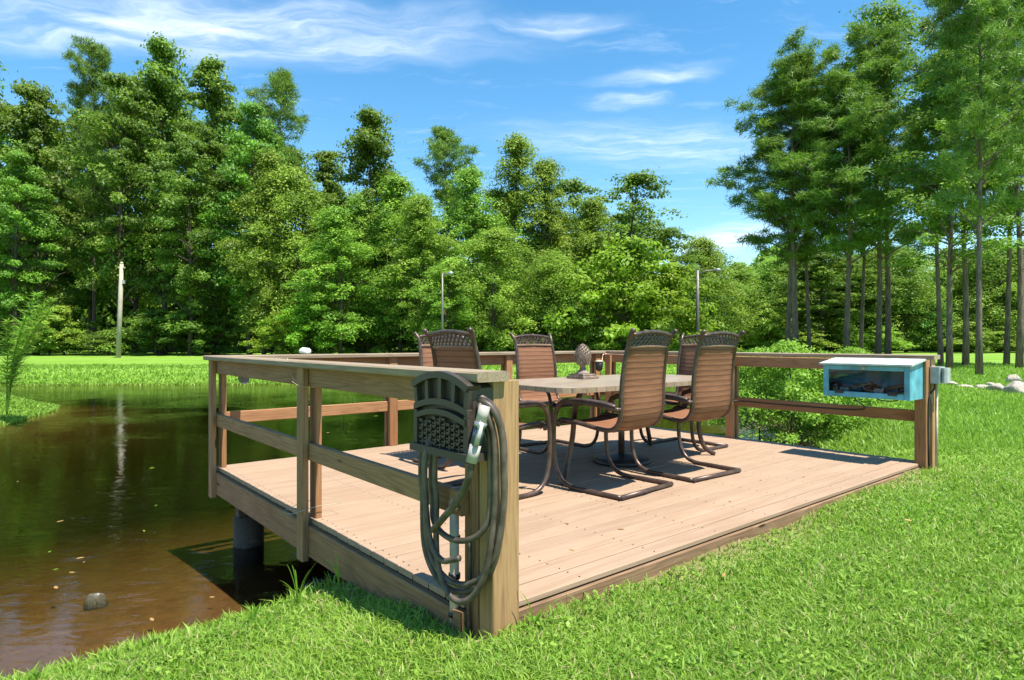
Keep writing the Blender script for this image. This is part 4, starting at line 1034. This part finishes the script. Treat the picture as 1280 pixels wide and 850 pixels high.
# ------------------------------------------------------------------ poles, rocks, floating bits
def pole(px, ytop, Y, r, label, mat, arm=None, lean=0.0):
    x = from_px(px, Y); zb = float(ground_z(np.array([x]), np.array([Y]))[0]); H = EYE + (HOR - ytop) * Y / FPX - zb
    t = empty('utility_pole' if arm is None else 'lamp_pole', (x, Y, zb), 0, label, 'pole'); t.rotation_euler = (0, lean, 0)
    m = MB(); m.lathe([(r * 1.1, -.3), (r, H * .5), (r * .85, H)], 12); m.build('shaft', mat, t)
    if arm is None:
        m = MB(); m.box(-.24, .24, -.06, .06, H - .30, H - .20, .01); m.build('cap_block', LINEW, t)
        m = MB(); m.box(r * .8, r * .8 + .14, -.08, .08, H - 1.4, H - 1.15, .01); m.build('fuse_box', GREYB, t)
        m = MB(); m.lathe([(.09, H), (.11, H + .1), (.05, H + .16)], 10, (0, 0, 0)); m.build('cap', LINEW, t)
    else:
        MB().tube([(0, 0, H - .25), (arm * .5, 0, H - .02), (arm, 0, H + .02)], .045, 6).build('arm', METALP, t)
        m = MB(); m.lathe([(.05, 0), (.15, .05), (.17, .16), (.06, .24)], 12, (arm + .15, 0, H - .1)); m.build('lamp_head', GREYB, t)
pole(148, 330, 45, .15, 'weathered wooden utility pole standing on the lawn before the wood', W_POLE, None, .035)
pole(553, 342, 38, .07, 'thin lamp pole with short arm behind the end chair', METALP, .35)
pole(872, 338, 40, .11, 'tall lamp pole with long bent arm beside the lime bushes', METALP, 1.15)
R.seed(3)
for k, (px, yb, w, h, lb) in enumerate([(1276, 496, .62, .42, 'largest pale boulder at the end of the rock row'), (1271, 481, .52, .36, 'pale boulder stacked above the largest one'), (1251, 493, .50, .30, 'rounded tan boulder beside the largest pale boulder'),
        (1232, 489, .38, .20, 'low tan rock in the middle of the row'), (1210, 487, .50, .17, 'flat pale rock near the outlet box end of the row'), (1193, 484, .34, .14, 'small flat rock at the outlet box end of the row'), (1243, 486, .3, .16, 'small brown rock behind the rounded tan boulder')]):
    Y = 1.08 * FPX / (yb - HOR); o = tag(link('boulder', rock_mesh('boulder', STONE, 70 + k, 12)), lb, 'rock', 'rocks lining the lawn'); x = from_px(px, Y)
    o.location = (x, Y + .1, float(ground_z(np.array([x]), np.array([Y]))[0]) + h * .28); o.scale = (w * .40, w * .38, h * .6); o.rotation_euler = (0, 0, R.uniform(0, 6))
o = tag(link('stone', rock_mesh('stone', plain('wet_stone', (.13, .115, .10), .35, 0, .5, .3, 9, .5), 91, 16)), 'dark wet stone breaking the water surface near the bank', 'stone'); Y = 1.62 * FPX / (736 - HOR); o.location = (from_px(120, Y), Y, WATER - .10); o.scale = (.068, .045, .15); o.rotation_euler = (.1, .15, .6)
lm = MB(); lm.add([(-.5, 0, 0), (-.15, .2, .03), (.3, .17, .04), (.5, 0, .06), (.3, -.17, .04), (-.15, -.2, .03)], [(0, 1, 2, 3), (0, 3, 4, 5)])
leaf_me = lm.mesh('leaf'); leaf_me.materials.append(DRY)
leaf_g = lm.mesh('leaf'); leaf_g.materials.append(L_WEED)
for me in (leaf_me, leaf_g):
    at = me.attributes.new('tint', 'FLOAT', 'FACE'); at.data.foreach_set('value', [.7] * len(me.polygons))
R.seed(8)
for px, py in [(75, 652), (62, 690), (70, 712), (90, 716), (100, 698), (105, 703), (70, 735), (265, 747), (190, 775), (195, 632), (22, 602), (340, 509), (372, 512), (190, 585), (180, 664), (438, 530), (410, 541), (470, 520)]:
    Y = (EYE - WATER) * FPX / (py - HOR); big = .05 if py > 600 else .10
    o = tag(link('floating_leaf', leaf_me if R.random() < .5 else leaf_g), 'small leaf floating on the pond surface', 'leaf', 'leaves floating on the pond')
    o.location = (from_px(px, Y), Y, WATER + .003); o.scale = (big * R.uniform(.6, 1.2),) * 3; o.rotation_euler = (0, 0, R.uniform(0, 6.28))
for s, t_ in [(2.95, .5), (1.2, .35), (.75, .28), (3.3, .35), (2.2, .3), (3.9, .9), (1.05, .62), (.6, 1.3)]:
    o = tag(link('dry_leaf', leaf_me), 'small dry brown leaf lying on the deck boards', 'leaf', 'dry leaves on the deck')
    o.location = dk(s, t_, .002); o.scale = (R.uniform(.03, .055),) * 3; o.rotation_euler = (0, 0, R.uniform(0, 6.28))
for px, py in [(880, 683), (840, 700), (1150, 700), (990, 655), (905, 715), (1135, 660), (1170, 745)]:
    Y = (EYE + .06) * FPX / (py - HOR); x = from_px(px, Y)
    o = tag(link('dry_leaf', leaf_me), 'small dry brown leaf lying in the lawn grass', 'leaf', 'dry leaves in the grass'); o.location = (x, Y, float(ground_z(np.array([x]), np.array([Y]))[0]) + .035); o.scale = (.045,) * 3; o.rotation_euler = (.3, .2, R.uniform(0, 6.28))
